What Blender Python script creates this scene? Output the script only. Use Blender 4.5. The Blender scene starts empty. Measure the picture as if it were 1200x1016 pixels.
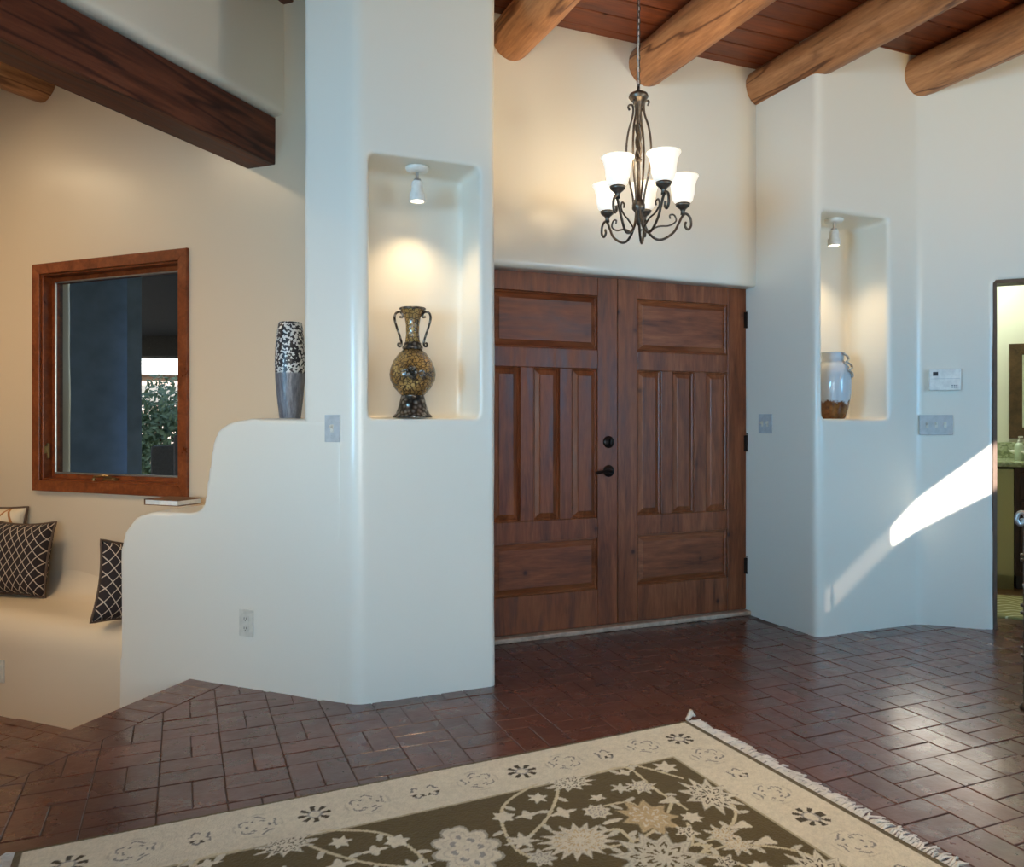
import bpy, bmesh, math, random
import numpy as np
from mathutils import Vector, Matrix, noise as mnoise
random.seed(7)
C = bpy.context.scene.collection
SC = bpy.context.scene
PI = math.pi
# ------------------------------------------------------------------ camera, sky, sun, lights, exposure
F = 920.0; HZ = 495.0; H = 1.173; YAW = math.radians(22.7)
s_, c_ = math.sin(YAW), math.cos(YAW)
cam = bpy.data.cameras.new('camera'); cam.sensor_width = 36; cam.lens = F/1200*36
cam.shift_y = -(508-HZ)/1200; cam.clip_start = 0.02
camo = bpy.data.objects.new('camera', cam); C.objects.link(camo)
camo.location = (0, 0, H); camo.rotation_euler = (PI/2, 0, -YAW); SC.camera = camo

SC.view_settings.view_transform = 'Standard'; SC.view_settings.look = 'None'
SC.view_settings.gamma = 1; SC.view_settings.use_curve_mapping = False
SC.view_settings.exposure = 0.0
SC.cycles.use_denoising = True
SC.cycles.max_bounces = 10; SC.cycles.diffuse_bounces = 6; SC.cycles.glossy_bounces = 4
SC.cycles.caustics_reflective = False; SC.cycles.caustics_refractive = False
SC.cycles.sample_clamp_indirect = 6

SUN_DIR = Vector((0.1, 1.0, -0.361)).normalized()          # travel direction of the sunlight
world = bpy.data.worlds.new('sky'); SC.world = world; world.use_nodes = True
nt = world.node_tree; nt.nodes.clear()
sky = nt.nodes.new('ShaderNodeTexSky'); sky.sky_type = 'NISHITA'; sky.sun_disc = False
sky.sun_elevation = math.asin(-SUN_DIR.z); sky.sun_rotation = math.atan2(-SUN_DIR.x, -SUN_DIR.y)
bg = nt.nodes.new('ShaderNodeBackground'); bg.inputs[1].default_value = 0.42
wo = nt.nodes.new('ShaderNodeOutputWorld')
nt.links.new(sky.outputs[0], bg.inputs[0]); nt.links.new(bg.outputs[0], wo.inputs[0])

sl = bpy.data.lights.new('sun', 'SUN'); sl.energy = 34.0; sl.color = (1, 0.95, 0.88); sl.angle = 0.009
so = bpy.data.objects.new('sun', sl); C.objects.link(so)
so.rotation_euler = SUN_DIR.to_track_quat('-Z', 'Y').to_euler()

def area(name, loc, direction, w, h, power, color, spread=180):
    l = bpy.data.lights.new(name, 'AREA'); l.shape = 'RECTANGLE'; l.size = w; l.size_y = h
    l.energy = power; l.color = color; l.spread = math.radians(spread)
    o = bpy.data.objects.new(name, l); C.objects.link(o); o.location = loc
    o.rotation_euler = Vector(direction).to_track_quat('-Z', 'Y').to_euler()
    return o
DAY = (0.24, 0.62, 1.0); WARM = (1.0, 0.77, 0.48)
# daylight at the glazed openings behind the camera and of the sunken room at the left
area('daylight_back_window', (-1.2, -1.45, 1.1), (0.05, 1, -.3), 2.6, 1.5, 44, DAY, 105)
area('daylight_back_right_window', (4.35, -1.45, 1.3), (-.1, 1, -.22), 1.5, 2.0, 60, DAY, 125)
area('daylight_left_window', (-4.4, -.55, 1.15), (1, .50, -.10), 1.7, 1.6, 80, DAY, 75)
# unseen warm fill lamps, added to brighten the sunken room
for (x, y, z, p) in ((-1.9, 4.2, 3.2, 60), (-3.0, 5.3, 3.2, 24)):
    area('added_living_fill', (x, y, z), (0, 0, -1), 0.5, 0.5, p, WARM)
for (x, y, z, p) in ((0.3, -0.6, 2.2, 44), (3.4, 0.2, 2.2, 66), (-2.2, 1.6, 2.2, 24)):   # unseen uplights added to wash the wooden ceiling warm
    area('added_ceiling_wash', (x, y, z), (0, 0.25, 1), 0.5, 0.3, p, (1.0, 0.75, 0.38))
area('added_bench_fill', (-2.3, 2.5, 3.2), (1.35, 1.5, -3.1), 0.3, 0.3, 4.2, WARM, 52)  # unseen fill lamp added to warm the bench and lower wall
area('added_floor_fill', (1.6, 1.5, 3.25), (0.08, .1, -1), 0.3, 0.3, 32, WARM, 66)  # unseen fill lamp added to warm the floor and rug
area('added_bathroom_fill', (5.4, 4.1, 2.5), (0, 0, -1), 0.7, 0.7, 19, (0.92, 1.0, 0.86))  # unseen fill lamp added to brighten the bathroom

# ------------------------------------------------------------------ measuring helpers (photo pixel -> point on a real plane)
def dirxy(px):
    u = (px-600)/F
    return s_+c_*u, c_-s_*u
def on_y(px, Y):                       # X of the sight line where it meets the plane y = Y
    a, b = dirxy(px); return a/b*Y
def on_sum(px, K):                     # point where the sight line meets x + y = K
    a, b = dirxy(px); d = K/(a+b); return a*d, b*d, d
def zat(py, d): return H-(py-HZ)/F*d
def on_floor(px, py, z=0.0):
    d = F*(H-z)/(py-HZ); a, b = dirxy(px); return a*d, b*d

# ------------------------------------------------------------------ object helpers
def setp(o, label=None, cat=None, group=None, kind=None):
    if label: o['label'] = label
    if cat: o['category'] = cat
    if group: o['group'] = group
    if kind: o['kind'] = kind
    return o
def link(o, parent=None):
    C.objects.link(o)
    if parent is not None: o.parent = parent
    return o
def empty(name, loc=(0, 0, 0), rz=0, parent=None):
    o = bpy.data.objects.new(name, None); o.empty_display_size = 0.05
    o.location = loc; o.rotation_euler = (0, 0, rz); return link(o, parent)
def mesh_of(name, bm, mat, smooth=False, angle=None):
    bmesh.ops.recalc_face_normals(bm, faces=bm.faces)
    me = bpy.data.meshes.new(name); bm.to_mesh(me); bm.free()
    if mat: me.materials.append(mat)
    if smooth or angle is not None:
        me.polygons.foreach_set('use_smooth', [True]*len(me.polygons))
        if angle is not None: me.set_sharp_from_angle(angle=math.radians(angle))
    return me
def obj(name, bm, mat, parent=None, smooth=False, angle=None, loc=None, rot=None):
    o = bpy.data.objects.new(name, mesh_of(name, bm, mat, smooth, angle))
    if loc: o.location = loc
    if rot: o.rotation_euler = rot
    return link(o, parent)
def inst(name, me, parent=None, loc=(0, 0, 0), rot=(0, 0, 0)):
    o = bpy.data.objects.new(name, me); o.location = loc; o.rotation_euler = rot; return link(o, parent)

def box(bm, x0, x1, y0, y1, z0, z1, bevel=0.0, seg=2):
    t = bmesh.new()
    bmesh.ops.create_cube(t, size=1)
    for v in t.verts:
        v.co = Vector((x0+(v.co.x+.5)*(x1-x0), y0+(v.co.y+.5)*(y1-y0), z0+(v.co.z+.5)*(z1-z0)))
    if bevel > 0:
        bmesh.ops.bevel(t, geom=list(t.edges), offset=bevel, segments=seg, affect='EDGES', profile=0.5)
    me = bpy.data.meshes.new('t'); t.to_mesh(me); t.free(); bm.from_mesh(me); bpy.data.meshes.remove(me)
    return bm
def B(*a, **k): return box(bmesh.new(), *a, **k)
def prism(bm, poly, z0, z1):
    lo = [bm.verts.new((x, y, z0)) for x, y in poly]; hi = [bm.verts.new((x, y, z1)) for x, y in poly]
    n = len(poly)
    bm.faces.new(lo[::-1]); bm.faces.new(hi)
    for i in range(n): bm.faces.new((lo[i], lo[(i+1) % n], hi[(i+1) % n], hi[i]))
    return bm
def rounded(poly, radii, seg=6):
    out = []; n = len(poly)
    for i, p in enumerate(poly):
        r = radii[i]; p = Vector(p)
        if r <= 0: out.append(tuple(p)); continue
        a = (Vector(poly[i-1])-p).normalized(); b = (Vector(poly[(i+1) % n])-p).normalized()
        th = a.angle(b)/2; d = r/math.tan(th)
        for k in range(seg+1):
            t = k/seg
            q = (p+a*d)*(1-t)**2+p*2*t*(1-t)+(p+b*d)*t*t
            out.append((q.x, q.y))
    return out
def lathe(bm, prof, seg=24, cx=0, cy=0, caps=True):
    rings = []
    for r, z in prof:
        if r < 1e-5: rings.append([bm.verts.new((cx, cy, z))])
        else: rings.append([bm.verts.new((cx+r*math.cos(2*PI*k/seg), cy+r*math.sin(2*PI*k/seg), z)) for k in range(seg)])
    for A, Bq in zip(rings, rings[1:]):
        for k in range(seg):
            a, b = A[k % len(A)], A[(k+1) % len(A)]; c, d = Bq[(k+1) % len(Bq)], Bq[k % len(Bq)]
            if len(A) == 1 and len(Bq) == 1: continue
            if len(A) == 1: bm.faces.new((a, c, d))
            elif len(Bq) == 1: bm.faces.new((a, b, c))
            else: bm.faces.new((a, b, c, d))
    if caps:
        for R, rev in ((rings[0], True), (rings[-1], False)):
            if len(R) > 1: bm.faces.new(R[::-1] if rev else R)
    return bm
def tube(bm, pts, r, seg=8, closed=False):
    pts = [Vector(p) for p in pts]; n = len(pts)
    rs = r if isinstance(r, (list, tuple)) else [r]*n
    T = []
    for i in range(n):
        a = pts[i-1] if (i > 0 or closed) else pts[i]; b = pts[(i+1) % n] if (i < n-1 or closed) else pts[i]
        T.append((b-a).normalized())
    ref = Vector((0, 0, 1)) if abs(T[0].z) < 0.9 else Vector((1, 0, 0))
    N = (ref-T[0]*ref.dot(T[0])).normalized(); rings = []
    for i in range(n):
        N = N-T[i]*N.dot(T[i])
        N = N.normalized() if N.length > 1e-6 else T[i].orthogonal().normalized()
        Bn = T[i].cross(N)
        rings.append([bm.verts.new(pts[i]+(N*math.cos(2*PI*k/seg)+Bn*math.sin(2*PI*k/seg))*rs[i]) for k in range(seg)])
    m = n if closed else n-1
    for i in range(m):
        A, D = rings[i], rings[(i+1) % n]
        for k in range(seg): bm.faces.new((A[k], A[(k+1) % seg], D[(k+1) % seg], D[k]))
    if not closed: bm.faces.new(rings[0][::-1]); bm.faces.new(rings[-1])
    return bm
def spline(P, n=8):
    P = [Vector(p) for p in P]; out = []
    Q = [P[0]*2-P[1]]+P+[P[-1]*2-P[-2]]
    for i in range(1, len(Q)-2):
        a, b, c, d = Q[i-1:i+3]
        for k in range(n):
            t = k/n
            out.append(0.5*((2*b)+(c-a)*t+(2*a-5*b+4*c-d)*t*t+(3*b-a-3*c+d)*t**3))
    out.append(P[-1]); return out
UND = 0.0009
def remesh(o, voxel, smooth=6):
    m = o.modifiers.new('r', 'REMESH'); m.mode = 'VOXEL'; m.voxel_size = voxel
    m2 = o.modifiers.new('s', 'SMOOTH'); m2.iterations = smooth; m2.factor = 0.5
    dg = bpy.context.evaluated_depsgraph_get(); dg.update()
    me = bpy.data.meshes.new_from_object(o.evaluated_get(dg))
    mats = list(o.data.materials); o.modifiers.clear(); old = o.data; o.data = me; bpy.data.meshes.remove(old)
    me.materials.clear()
    for mt in mats: me.materials.append(mt)
    n = len(me.vertices); co = np.empty(n*3); no = np.empty(n*3); me.vertices.foreach_get('co', co); me.vertices.foreach_get('normal', no)
    co = co.reshape(-1, 3); no = no.reshape(-1, 3)            # hand-trowelled undulation of the plaster
    w = np.zeros(n); rg = np.random.RandomState(5)
    for k in range(14):
        d = rg.normal(size=3); d /= np.linalg.norm(d); f = rg.uniform(5, 17); w += np.sin(co@d*f+rg.uniform(0, 6.28))*(6/f)
    co += no*(w*UND)[:, None]; me.vertices.foreach_set('co', co.ravel()); me.update()
    me.polygons.foreach_set('use_smooth', [True]*len(me.polygons)); return o

# ------------------------------------------------------------------ materials
def lin(r, g, b):
    f = lambda v: (v/255/12.92) if v/255 <= 0.04045 else ((v/255+0.055)/1.055)**2.4
    return (f(r), f(g), f(b), 1)
class Mat:
    def __init__(s, name, base=(0.8, 0.8, 0.8, 1), rough=0.5, metal=0.0, spec=0.5, **kw):
        s.m = bpy.data.materials.new(name); s.m.use_nodes = True; s.t = s.m.node_tree
        s.b = s.t.nodes['Principled BSDF']
        s.set('Base Color', base); s.set('Roughness', rough); s.set('Metallic', metal); s.set('Specular IOR Level', spec)
        for k, v in kw.items(): s.set(k.replace('_', ' '), v)
    def set(s, k, v): s.b.inputs[k].default_value = v
    def n(s, t, **kw):
        nd = s.t.nodes.new(t)
        for k, v in kw.items():
            if k in nd.inputs: nd.inputs[k].default_value = v
            else: setattr(nd, k, v)
        return nd
    def l(s, a, b): s.t.links.new(a, b)
    def coord(s, kind='Object', scale=(1, 1, 1), rot=(0, 0, 0)):
        tc = s.n('ShaderNodeTexCoord'); mp = s.n('ShaderNodeMapping')
        mp.inputs['Scale'].default_value = scale; mp.inputs['Rotation'].default_value = rot
        s.l(tc.outputs[kind], mp.inputs[0]); return mp.outputs[0]
    def noise(s, vec, scale, detail=4, rough=0.55, dist=0.0):
        nd = s.n('ShaderNodeTexNoise', Scale=scale, Detail=detail, Roughness=rough, Distortion=dist)
        if vec is not None: s.l(vec, nd.inputs['Vector'])
        return nd.outputs['Fac']
    def ramp(s, fac, stops, interp='LINEAR'):
        r = s.n('ShaderNodeValToRGB'); r.color_ramp.interpolation = interp
        e = r.color_ramp.elements
        while len(e) < len(stops): e.new(0.5)
        for k, (p, col) in enumerate(stops): e[k].position = p; e[k].color = col
        s.l(fac, r.inputs[0]); return r.outputs[0]
    def math(s, op, a, b=None):
        nd = s.n('ShaderNodeMath', operation=op)
        for k, v in enumerate((a, b)):
            if v is None: continue
            if isinstance(v, (int, float)): nd.inputs[k].default_value = v
            else: s.l(v, nd.inputs[k])
        return nd.outputs[0]
    def mix(s, fac, a, b, blend='MIX'):
        nd = s.n('ShaderNodeMix', data_type='RGBA', blend_type=blend)
        for k, v in ((0, fac), (6, a), (7, b)):
            if isinstance(v, (int, float, tuple)): nd.inputs[k].default_value = v
            else: s.l(v, nd.inputs[k])
        return nd.outputs[2]
    def bump(s, h, strength=0.2, dist=0.01):
        nd = s.n('ShaderNodeBump', Strength=strength, Distance=dist)
        s.l(h, nd.inputs['Height']); s.l(nd.outputs[0], s.b.inputs['Normal'])
    def color(s, sock): s.l(sock, s.b.inputs['Base Color'])
    def rough(s, sock): s.l(sock, s.b.inputs['Roughness'])

def plaster(name, a, b, rough=0.28):
    M = Mat(name, a, rough, spec=0.5)
    v = M.coord('Object')
    return M.m
PL = plaster('polished_plaster', lin(226, 220, 206), lin(231, 227, 215))
PLT = plaster('warm_light_plaster', lin(214, 194, 166), lin(221, 203, 176), 0.3)  # same plaster with the warm room light put into its colour
PLB = plaster('bathroom_plaster', lin(222, 222, 205), lin(228, 228, 214), 0.5)

def wood(name, dark, mid, light, scale=(1, 1, 1), rough=0.4, knots=True, rnd=0.25, bump=0.15, grain=6.0, kn=5.0, crack=0):
    M = Mat(name, mid, rough, spec=0.35)
    tc = M.n('ShaderNodeTexCoord'); oi = M.n('ShaderNodeObjectInfo')
    off = M.n('ShaderNodeVectorMath', operation='ADD')
    rv = M.n('ShaderNodeCombineXYZ')
    for k in range(3): M.l(M.math('MULTIPLY', oi.outputs['Random'], 17.0+k*5), rv.inputs[k])
    M.l(tc.outputs['Object'], off.inputs[0]); M.l(rv.outputs[0], off.inputs[1])
    mp = M.n('ShaderNodeMapping'); mp.inputs['Scale'].default_value = scale; M.l(off.outputs[0], mp.inputs[0])
    v = mp.outputs[0]
    g = M.noise(v, grain, 6, 0.6, 0.6); f = M.noise(v, grain*5, 4, 0.6)
    fac = M.math('ADD', M.math('MULTIPLY', g, 0.7), M.math('MULTIPLY', f, 0.3))
    col = M.ramp(fac, [(0.30, dark), (0.50, mid), (0.70, light)])
    if knots:
        vo = M.n('ShaderNodeTexVoronoi', Scale=kn); M.l(off.outputs[0], vo.inputs['Vector'])
        k = M.ramp(vo.outputs['Distance'], [(0.03, (0, 0, 0, 1)), (0.09, (0.75, 0.75, 0.75, 1)), (0.2, (1, 1, 1, 1))])
        col = M.mix(1.0, col, M.mix(k, (0.22, 0.16, 0.13, 1), (1, 1, 1, 1)), 'MULTIPLY')
    if crack:
        cr = M.math('ABSOLUTE', M.math('SUBTRACT', M.noise(v, crack, 3, .5), 0.5))
        col = M.mix(1.0, col, M.ramp(cr, [(0.004, (0.35, 0.28, 0.24, 1)), (0.022, (1, 1, 1, 1))]), 'MULTIPLY')
    br = M.math('ADD', 1-rnd/2, M.math('MULTIPLY', oi.outputs['Random'], rnd))
    cc = M.n('ShaderNodeCombineColor')
    for k in range(3): M.l(br, cc.inputs[k])
    M.color(M.mix(1.0, col, cc.outputs[0], 'MULTIPLY'))
    M.rough(M.ramp(g, [(0.3, (rough-.08,)*3+(1,)), (0.7, (rough+.1,)*3+(1,))]))
    M.bump(fac, bump, 0.004)
    return M.m
DOORV = wood('door_wood_upright', lin(76, 36, 18), lin(126, 68, 38), lin(156, 94, 58), (3, 3, 0.35), 0.40, rnd=0.12)
DOORH = wood('door_wood_level', lin(76, 36, 18), lin(126, 68, 38), lin(156, 94, 58), (0.35, 3, 3), 0.40, rnd=0.12)
LOG = wood('peeled_log', lin(100, 62, 36), lin(168, 114, 72), lin(204, 148, 100), (3.0, 0.3, 3.0), 0.45, rnd=0.25, bump=0.7, grain=5, kn=3.2, crack=1.6)
PLANK = wood('ceiling_plank', lin(72, 34, 20), lin(112, 60, 38), lin(136, 78, 52), (0.3, 3, 3), 0.45, rnd=0.3, knots=True)
BEAM = wood('hewn_beam', lin(56, 26, 15), lin(92, 46, 28), lin(120, 66, 42), (0.25, 2.5, 2.5), 0.5, rnd=0.05, bump=0.5, kn=3, crack=2)
WINW = wood('window_wood', lin(82, 36, 16), lin(122, 60, 28), lin(150, 84, 44), (2, 2, 2), 0.35, knots=False, rnd=0.15)
DARKW = wood('dark_cabinet_wood', lin(38, 24, 14), lin(60, 40, 24), lin(80, 54, 32), (2, 2, 0.4), 0.4, knots=False)

def brick_mat():
    M = Mat('glazed_floor_brick', lin(96, 58, 46), 0.3, spec=0.5, Coat_Weight=0.38, Coat_Roughness=0.18)
    oi = M.n('ShaderNodeObjectInfo'); ge = M.n('ShaderNodeNewGeometry')
    r = M.math('FRACT', M.math('ADD', oi.outputs['Random'], ge.outputs['Random Per Island']))
    tc = M.n('ShaderNodeNewGeometry'); v = tc.outputs['Position']
    base = M.ramp(r, [(0.0, lin(88, 54, 44)), (0.35, lin(98, 58, 47)), (0.6, lin(92, 58, 49)), (0.85, lin(106, 62, 49)), (1.0, lin(86, 56, 48))])
    sp = M.noise(v, 22, 6, 0.7); col = M.mix(M.ramp(sp, [(0.4, (0, 0, 0, 1)), (0.75, (0.4, 0.4, 0.4, 1))]), base, lin(122, 80, 64))
    lg = M.noise(v, 3.0, 4); col = M.mix(M.ramp(lg, [(0.4, (0.45,)*3+(1,)), (0.65, (0, 0, 0, 1))]), col, lin(66, 40, 32))
    M.color(col)
    M.rough(M.ramp(M.noise(v, 9, 5), [(0.3, (0.2,)*3+(1,)), (0.7, (0.40,)*3+(1,))]))
    M.bump(M.math('ADD', M.noise(v, 7, 4), M.math('MULTIPLY', sp, 0.35)), 0.3, 0.012)
    return M.m
BRICK = brick_mat()
_m = Mat('mortar', lin(74, 52, 43), 0.6); _m.bump(_m.noise(_m.coord(), 90), 0.3, 0.003); MORTAR = _m.m
def simple(name, col, rough=0.5, metal=0.0, var=0.06, scale=30, bump=0.05, **kw):
    M = Mat(name, col, rough, metal, **kw)
    v = M.coord('Object'); nz = M.noise(v, scale, 3)
    d = tuple(max(0, c*(1-var*2)) for c in col[:3])+(1,); e = tuple(min(1, c*(1+var*2)) for c in col[:3])+(1,)
    M.color(M.ramp(nz, [(0.3, d), (0.7, e)]))
    if bump: M.bump(nz, bump, 0.003)
    return M.m
WHITE = simple('white_plastic', lin(226, 224, 216), 0.35)
ALMOND = simple('almond_plastic', lin(205, 200, 186), 0.4)
GREYPL = simple('grey_plate', lin(178, 182, 182), 0.35)
DARKSLOT = simple('dark_slot', lin(40, 38, 36), 0.6)
IRON = simple('brushed_pewter_iron', lin(104, 94, 84), 0.38, 0.85, 0.15, 40, 0.2)
BRONZE = simple('dark_bronze', lin(44, 36, 32), 0.4, 0.8, 0.1)
BRASS = simple('antique_brass', lin(150, 122, 80), 0.35, 0.9)
PEWTER = simple('light_pewter', lin(176, 178, 178), 0.3, 0.8)
TANSTONE = simple('threshold_stone', lin(178, 150, 128), 0.6, var=0.12, bump=0.3)
_m = Mat('window_glass', (1, 1, 1, 1), 0.0, spec=0.5); _m.set('Transmission Weight', 1.0); _m.set('IOR', 1.02)
_m.set('Base Color', (0.86, 0.9, 0.92, 1)); GLASS = _m.m
_m = Mat('mirror_glass', (0.9, 0.95, 0.92, 1), 0.03, 1.0); MIRROR = _m.m
def emis(name, col, st, base=(0.9, 0.88, 0.82, 1)):
    M = Mat(name, base, 0.4); M.set('Emission Color', col); M.set('Emission Strength', st); return M.m
SHADE = emis('lit_frosted_glass', (1.0, 0.88, 0.70, 1), 0.62)
RIMG = emis('frosted_rim_glass', (1.0, 0.86, 0.62, 1), 0.55)
LENS = emis('lit_lamp_lens', (1.0, 0.88, 0.66, 1), 6.0)

# ------------------------------------------------------------------ structure
KS = 3.91; KW = 4.60; KB = 3.93; ZC = 3.30; ZL = -0.36
YP = 3.25; YD = 3.89; YE = 3.80; YR = 3.305
R2 = math.sqrt(2)
def structure(o): o['kind'] = 'structure'; return o

# floor: mortar bed plus brick pieces
pE = Vector((0.036, 3.90)); dirE = Vector((-0.676, -0.737)).normalized(); nrm = Vector((dirE.y, -dirE.x))   # step edge
if nrm.x < 0: nrm = -nrm                                     # nrm points onto the upper floor
far = pE+dirE*7.2
up_poly = [(pE.x, pE.y), (far.x, far.y), (far.x, -1.6), (5.7, -1.6), (5.7, 2.0), (4.35, 3.0), (4.6, 3.3), (3.6, 4.2), (0.3, 4.2)]
bm = bmesh.new(); prism(bm, up_poly, ZL-0.1, -0.0035)
floor = structure(obj('floor', bm, MORTAR))
low_poly = [(0.4, 4.3), (pE.x+.02, pE.y), (far.x, far.y), (-4.6, 9.4), (-0.9, 5.6)]
bm = bmesh.new(); prism(bm, [(-4.7, -1.6), (0.6, 3.4), (0.6, 4.2), (-4.7, 9.4)], ZL-0.2, ZL)
lowfloor = structure(obj('floor_sunken', bm, BRICK))

def brick_bm(l, w, z=0.0, dep=0.03, ch=0.002):
    b = bmesh.new()
    lo = [b.verts.new((x*l/2, y*w/2, -dep)) for x, y in ((-1, -1), (1, -1), (1, 1), (-1, 1))]
    mid = [b.verts.new((x*l/2, y*w/2, z-ch)) for x, y in ((-1, -1), (1, -1), (1, 1), (-1, 1))]
    hi = [b.verts.new((x*(l/2-ch), y*(w/2-ch), z)) for x, y in ((-1, -1), (1, -1), (1, 1), (-1, 1))]
    for A, D in ((lo, mid), (mid, hi)):
        for k in range(4): b.faces.new((A[k], A[(k+1) % 4], D[(k+1) % 4], D[k]))
    b.faces.new(hi); b.faces.new(lo[::-1]); return b
CELL = 0.2; J = 0.0035
brick_me = mesh_of('brick', brick_bm(CELL-J, CELL/2-J), BRICK)
X0, Y0 = 0.125, 1.57
def inframe(x, y):
    d = x*s_+y*c_
    if d < 0.5: return False
    px = 600+F*(x*c_-y*s_)/d; py = HZ+F*H/d
    return -20 < px < 1220 and py < 1045
def under_rug(x, y): return -0.35 < x < 1.74 and 1.05 < y < 2.45
def in_walls(x, y):
    if y > 3.93: return True
    if y > 3.28 and 0.68 < x < 1.27: return True
    if x+y > 4.0 and x < 0.68: return True
    if x > 3.22 and y > 3.36: return True
    return False
BORD = 0.20                                                   # soldier course along the step
cand = []; rest = []
for i in range(-22, 29):
    for j in range(-16, 16):
        for k in (0, 1):
            cx, cy = X0+(i+.5)*CELL, Y0+(j+.5)*CELL
            along_y = (i+j) % 2 == 0
            if along_y: x, y, rz = cx+(k-.5)*CELL/2, cy, PI/2
            else: x, y, rz = cx, cy+(k-.5)*CELL/2, 0
            dE = (Vector((x, y))-pE).dot(nrm)
            if dE < BORD-0.12 or in_walls(x, y) or x > 5.6 or x+y > 8.3: continue
            cut = dE < BORD+0.13
            r = (x, y, rz, cut)
            if inframe(x, y) and not under_rug(x, y) and not cut: cand.append(r)
            else: rest.append(r)
cand.sort(key=lambda r: r[0]**2+r[1]**2)
border = []
L = 0.0
while L < 3.2:
    w = 0.098
    p = pE+dirE*(L+w/2)+nrm*(BORD/2)
    border.append((p.x, p.y, math.atan2(nrm.y, nrm.x))); L += w+J
nb = [b for b in border if inframe(b[0], b[1])]
NB = 296-len(nb)
for (x, y, rz, cut) in cand[:NB]:
    inst('brick', brick_me, floor, (x, y, random.uniform(-0.0015, 0.001)), (random.uniform(-.004, .004), random.uniform(-.004, .004), rz))
for (x, y, rz) in nb:
    inst('brick', brick_me, floor, (x, y, random.uniform(-0.0015, 0.001)), (random.uniform(-.004, .004), random.uniform(-.004, .004), rz))
def clip(poly, p0, n):
    out = []
    for a, b in zip(poly, poly[1:]+poly[:1]):
        da, db = (a-p0).dot(n), (b-p0).dot(n)
        if da >= 0: out.append(a)
        if da*db < 0: out.append(a+(b-a)*(da/(da-db)))
    return out
bm = bmesh.new()
for (x, y, rz, cut) in cand[NB:]+rest:
    l, w = (CELL-J)/2, (CELL/2-J)/2
    if rz: l, w = w, l
    poly = [Vector((x-l, y-w)), Vector((x+l, y-w)), Vector((x+l, y+w)), Vector((x-l, y+w))]
    if cut: poly = clip(poly, pE+nrm*(BORD+J), nrm)
    if len(poly) < 3: continue
    c = sum(poly, Vector((0, 0)))/len(poly); z = random.uniform(-0.0015, 0.001)
    mid = [bm.verts.new((p.x, p.y, z-.002)) for p in poly]; lo = [bm.verts.new((p.x, p.y, -.02)) for p in poly]
    hi = [bm.verts.new((p.x+(c.x-p.x)*.03, p.y+(c.y-p.y)*.03, z)) for p in poly]
    n = len(poly)
    for A, D in ((lo, mid), (mid, hi)):
        for k in range(n): bm.faces.new((A[k], A[(k+1) % n], D[(k+1) % n], D[k]))
    bm.faces.new(hi)
for (x, y, rz) in border[len(nb):]:
    t = brick_bm(CELL-J, CELL/2-J); t.transform(Matrix.Translation((x, y, 0)) @ Matrix.Rotation(rz, 4, 'Z'))
    me = bpy.data.meshes.new('t'); t.to_mesh(me); t.free(); bm.from_mesh(me); bpy.data.meshes.remove(me)
o = obj('brick_paving', bm, BRICK, floor); o['kind'] = 'stuff'
# bricks of the sunken floor near the bench
for i in range(9):
    for j in range(6):
        a = -1.9+i*0.2; b = 2.36+j*0.1      # along the bench, towards it
        if b > KB/R2+0.0: continue
        rr = Vector((1/R2, -1/R2)); bb = Vector((1/R2, 1/R2))
        p = rr*(a-1.9+(0.1 if j % 2 else 0))+bb*b
        if (p-pE).dot(nrm) > -0.1: continue
        inst('brick', brick_me, lowfloor, (p.x, p.y, ZL+0.006), (0, 0, -PI/4))

# entry pier at the left of the doors, with its niche
NLX0, NLX1, NLZ0, NLZ1 = 0.715, 1.204, 1.19, 2.30
pl = (0.470, 3.44)
foot = rounded([(0.661, 3.25), (1.285, YP), (1.285, 4.1), (1.10, 4.1), (pl[0], pl[1])], [0.09, 0.03, 0, 0, 0.025])
bm = bmesh.new(); prism(bm, foot, -0.05, NLZ0); prism(bm, foot, NLZ1, ZC+0.1)
YNB = YP+0.25
left = [(0.661, 3.25), (NLX0, YP), (NLX0, YNB+.02), (NLX0, 3.70), (pl[0], pl[1])]
prism(bm, rounded(left, [0.09, 0, 0, 0, 0.025]), NLZ0-.05, NLZ1+.05)
prism(bm, rounded([(NLX1, YP), (1.285, YP), (1.285, 4.1), (NLX1, 4.1)], [0, 0.03, 0, 0]), NLZ0-.05, NLZ1+.05)
prism(bm, [(NLX0-.02, YNB), (NLX1+.02, YNB), (NLX1+.02, 4.05), (NLX0-.02, 4.05)], NLZ0-.05, NLZ1+.05)
pier = structure(remesh(obj('wall_pier', bm, PL), 0.012, 7))

# stepped plaster buttress beside the pier
def ts(px): x, y, d = on_sum(px, KS); return (x-pl[0])*R2     # along the wall (negative to the left)
def sp_pt(px, py):
    x, y, d = on_sum(px, KS); return ((x-pl[0])*R2, zat(py, d))
prof = [sp_pt(400, 491), sp_pt(290, 491), sp_pt(268, 495), sp_pt(254, 505), sp_pt(248, 522), sp_pt(243, 560), sp_pt(239, 588), sp_pt(233, 598),
        sp_pt(222, 601), sp_pt(178, 600), sp_pt(158, 606), sp_pt(146, 622), sp_pt(140, 648)]
prof += [(prof[-1][0]-0.005, ZL-.05), (prof[0][0], ZL-.05)]
TH = (KW-KS)/R2+0.12
bm = bmesh.new()
fr = [bm.verts.new((t, 0, z)) for t, z in prof]; bk = [bm.verts.new((t, TH, z)) for t, z in prof]
n = len(prof); bm.faces.new(fr); bm.faces.new(bk[::-1])
for i in range(n): bm.faces.new((fr[i], fr[(i+1) % n], bk[(i+1) % n], bk[i]))
bmesh.ops.recalc_face_normals(bm, faces=bm.faces)
stp = obj('wall_stepped', bm, PL); remesh(stp, 0.012, 9)
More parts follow.
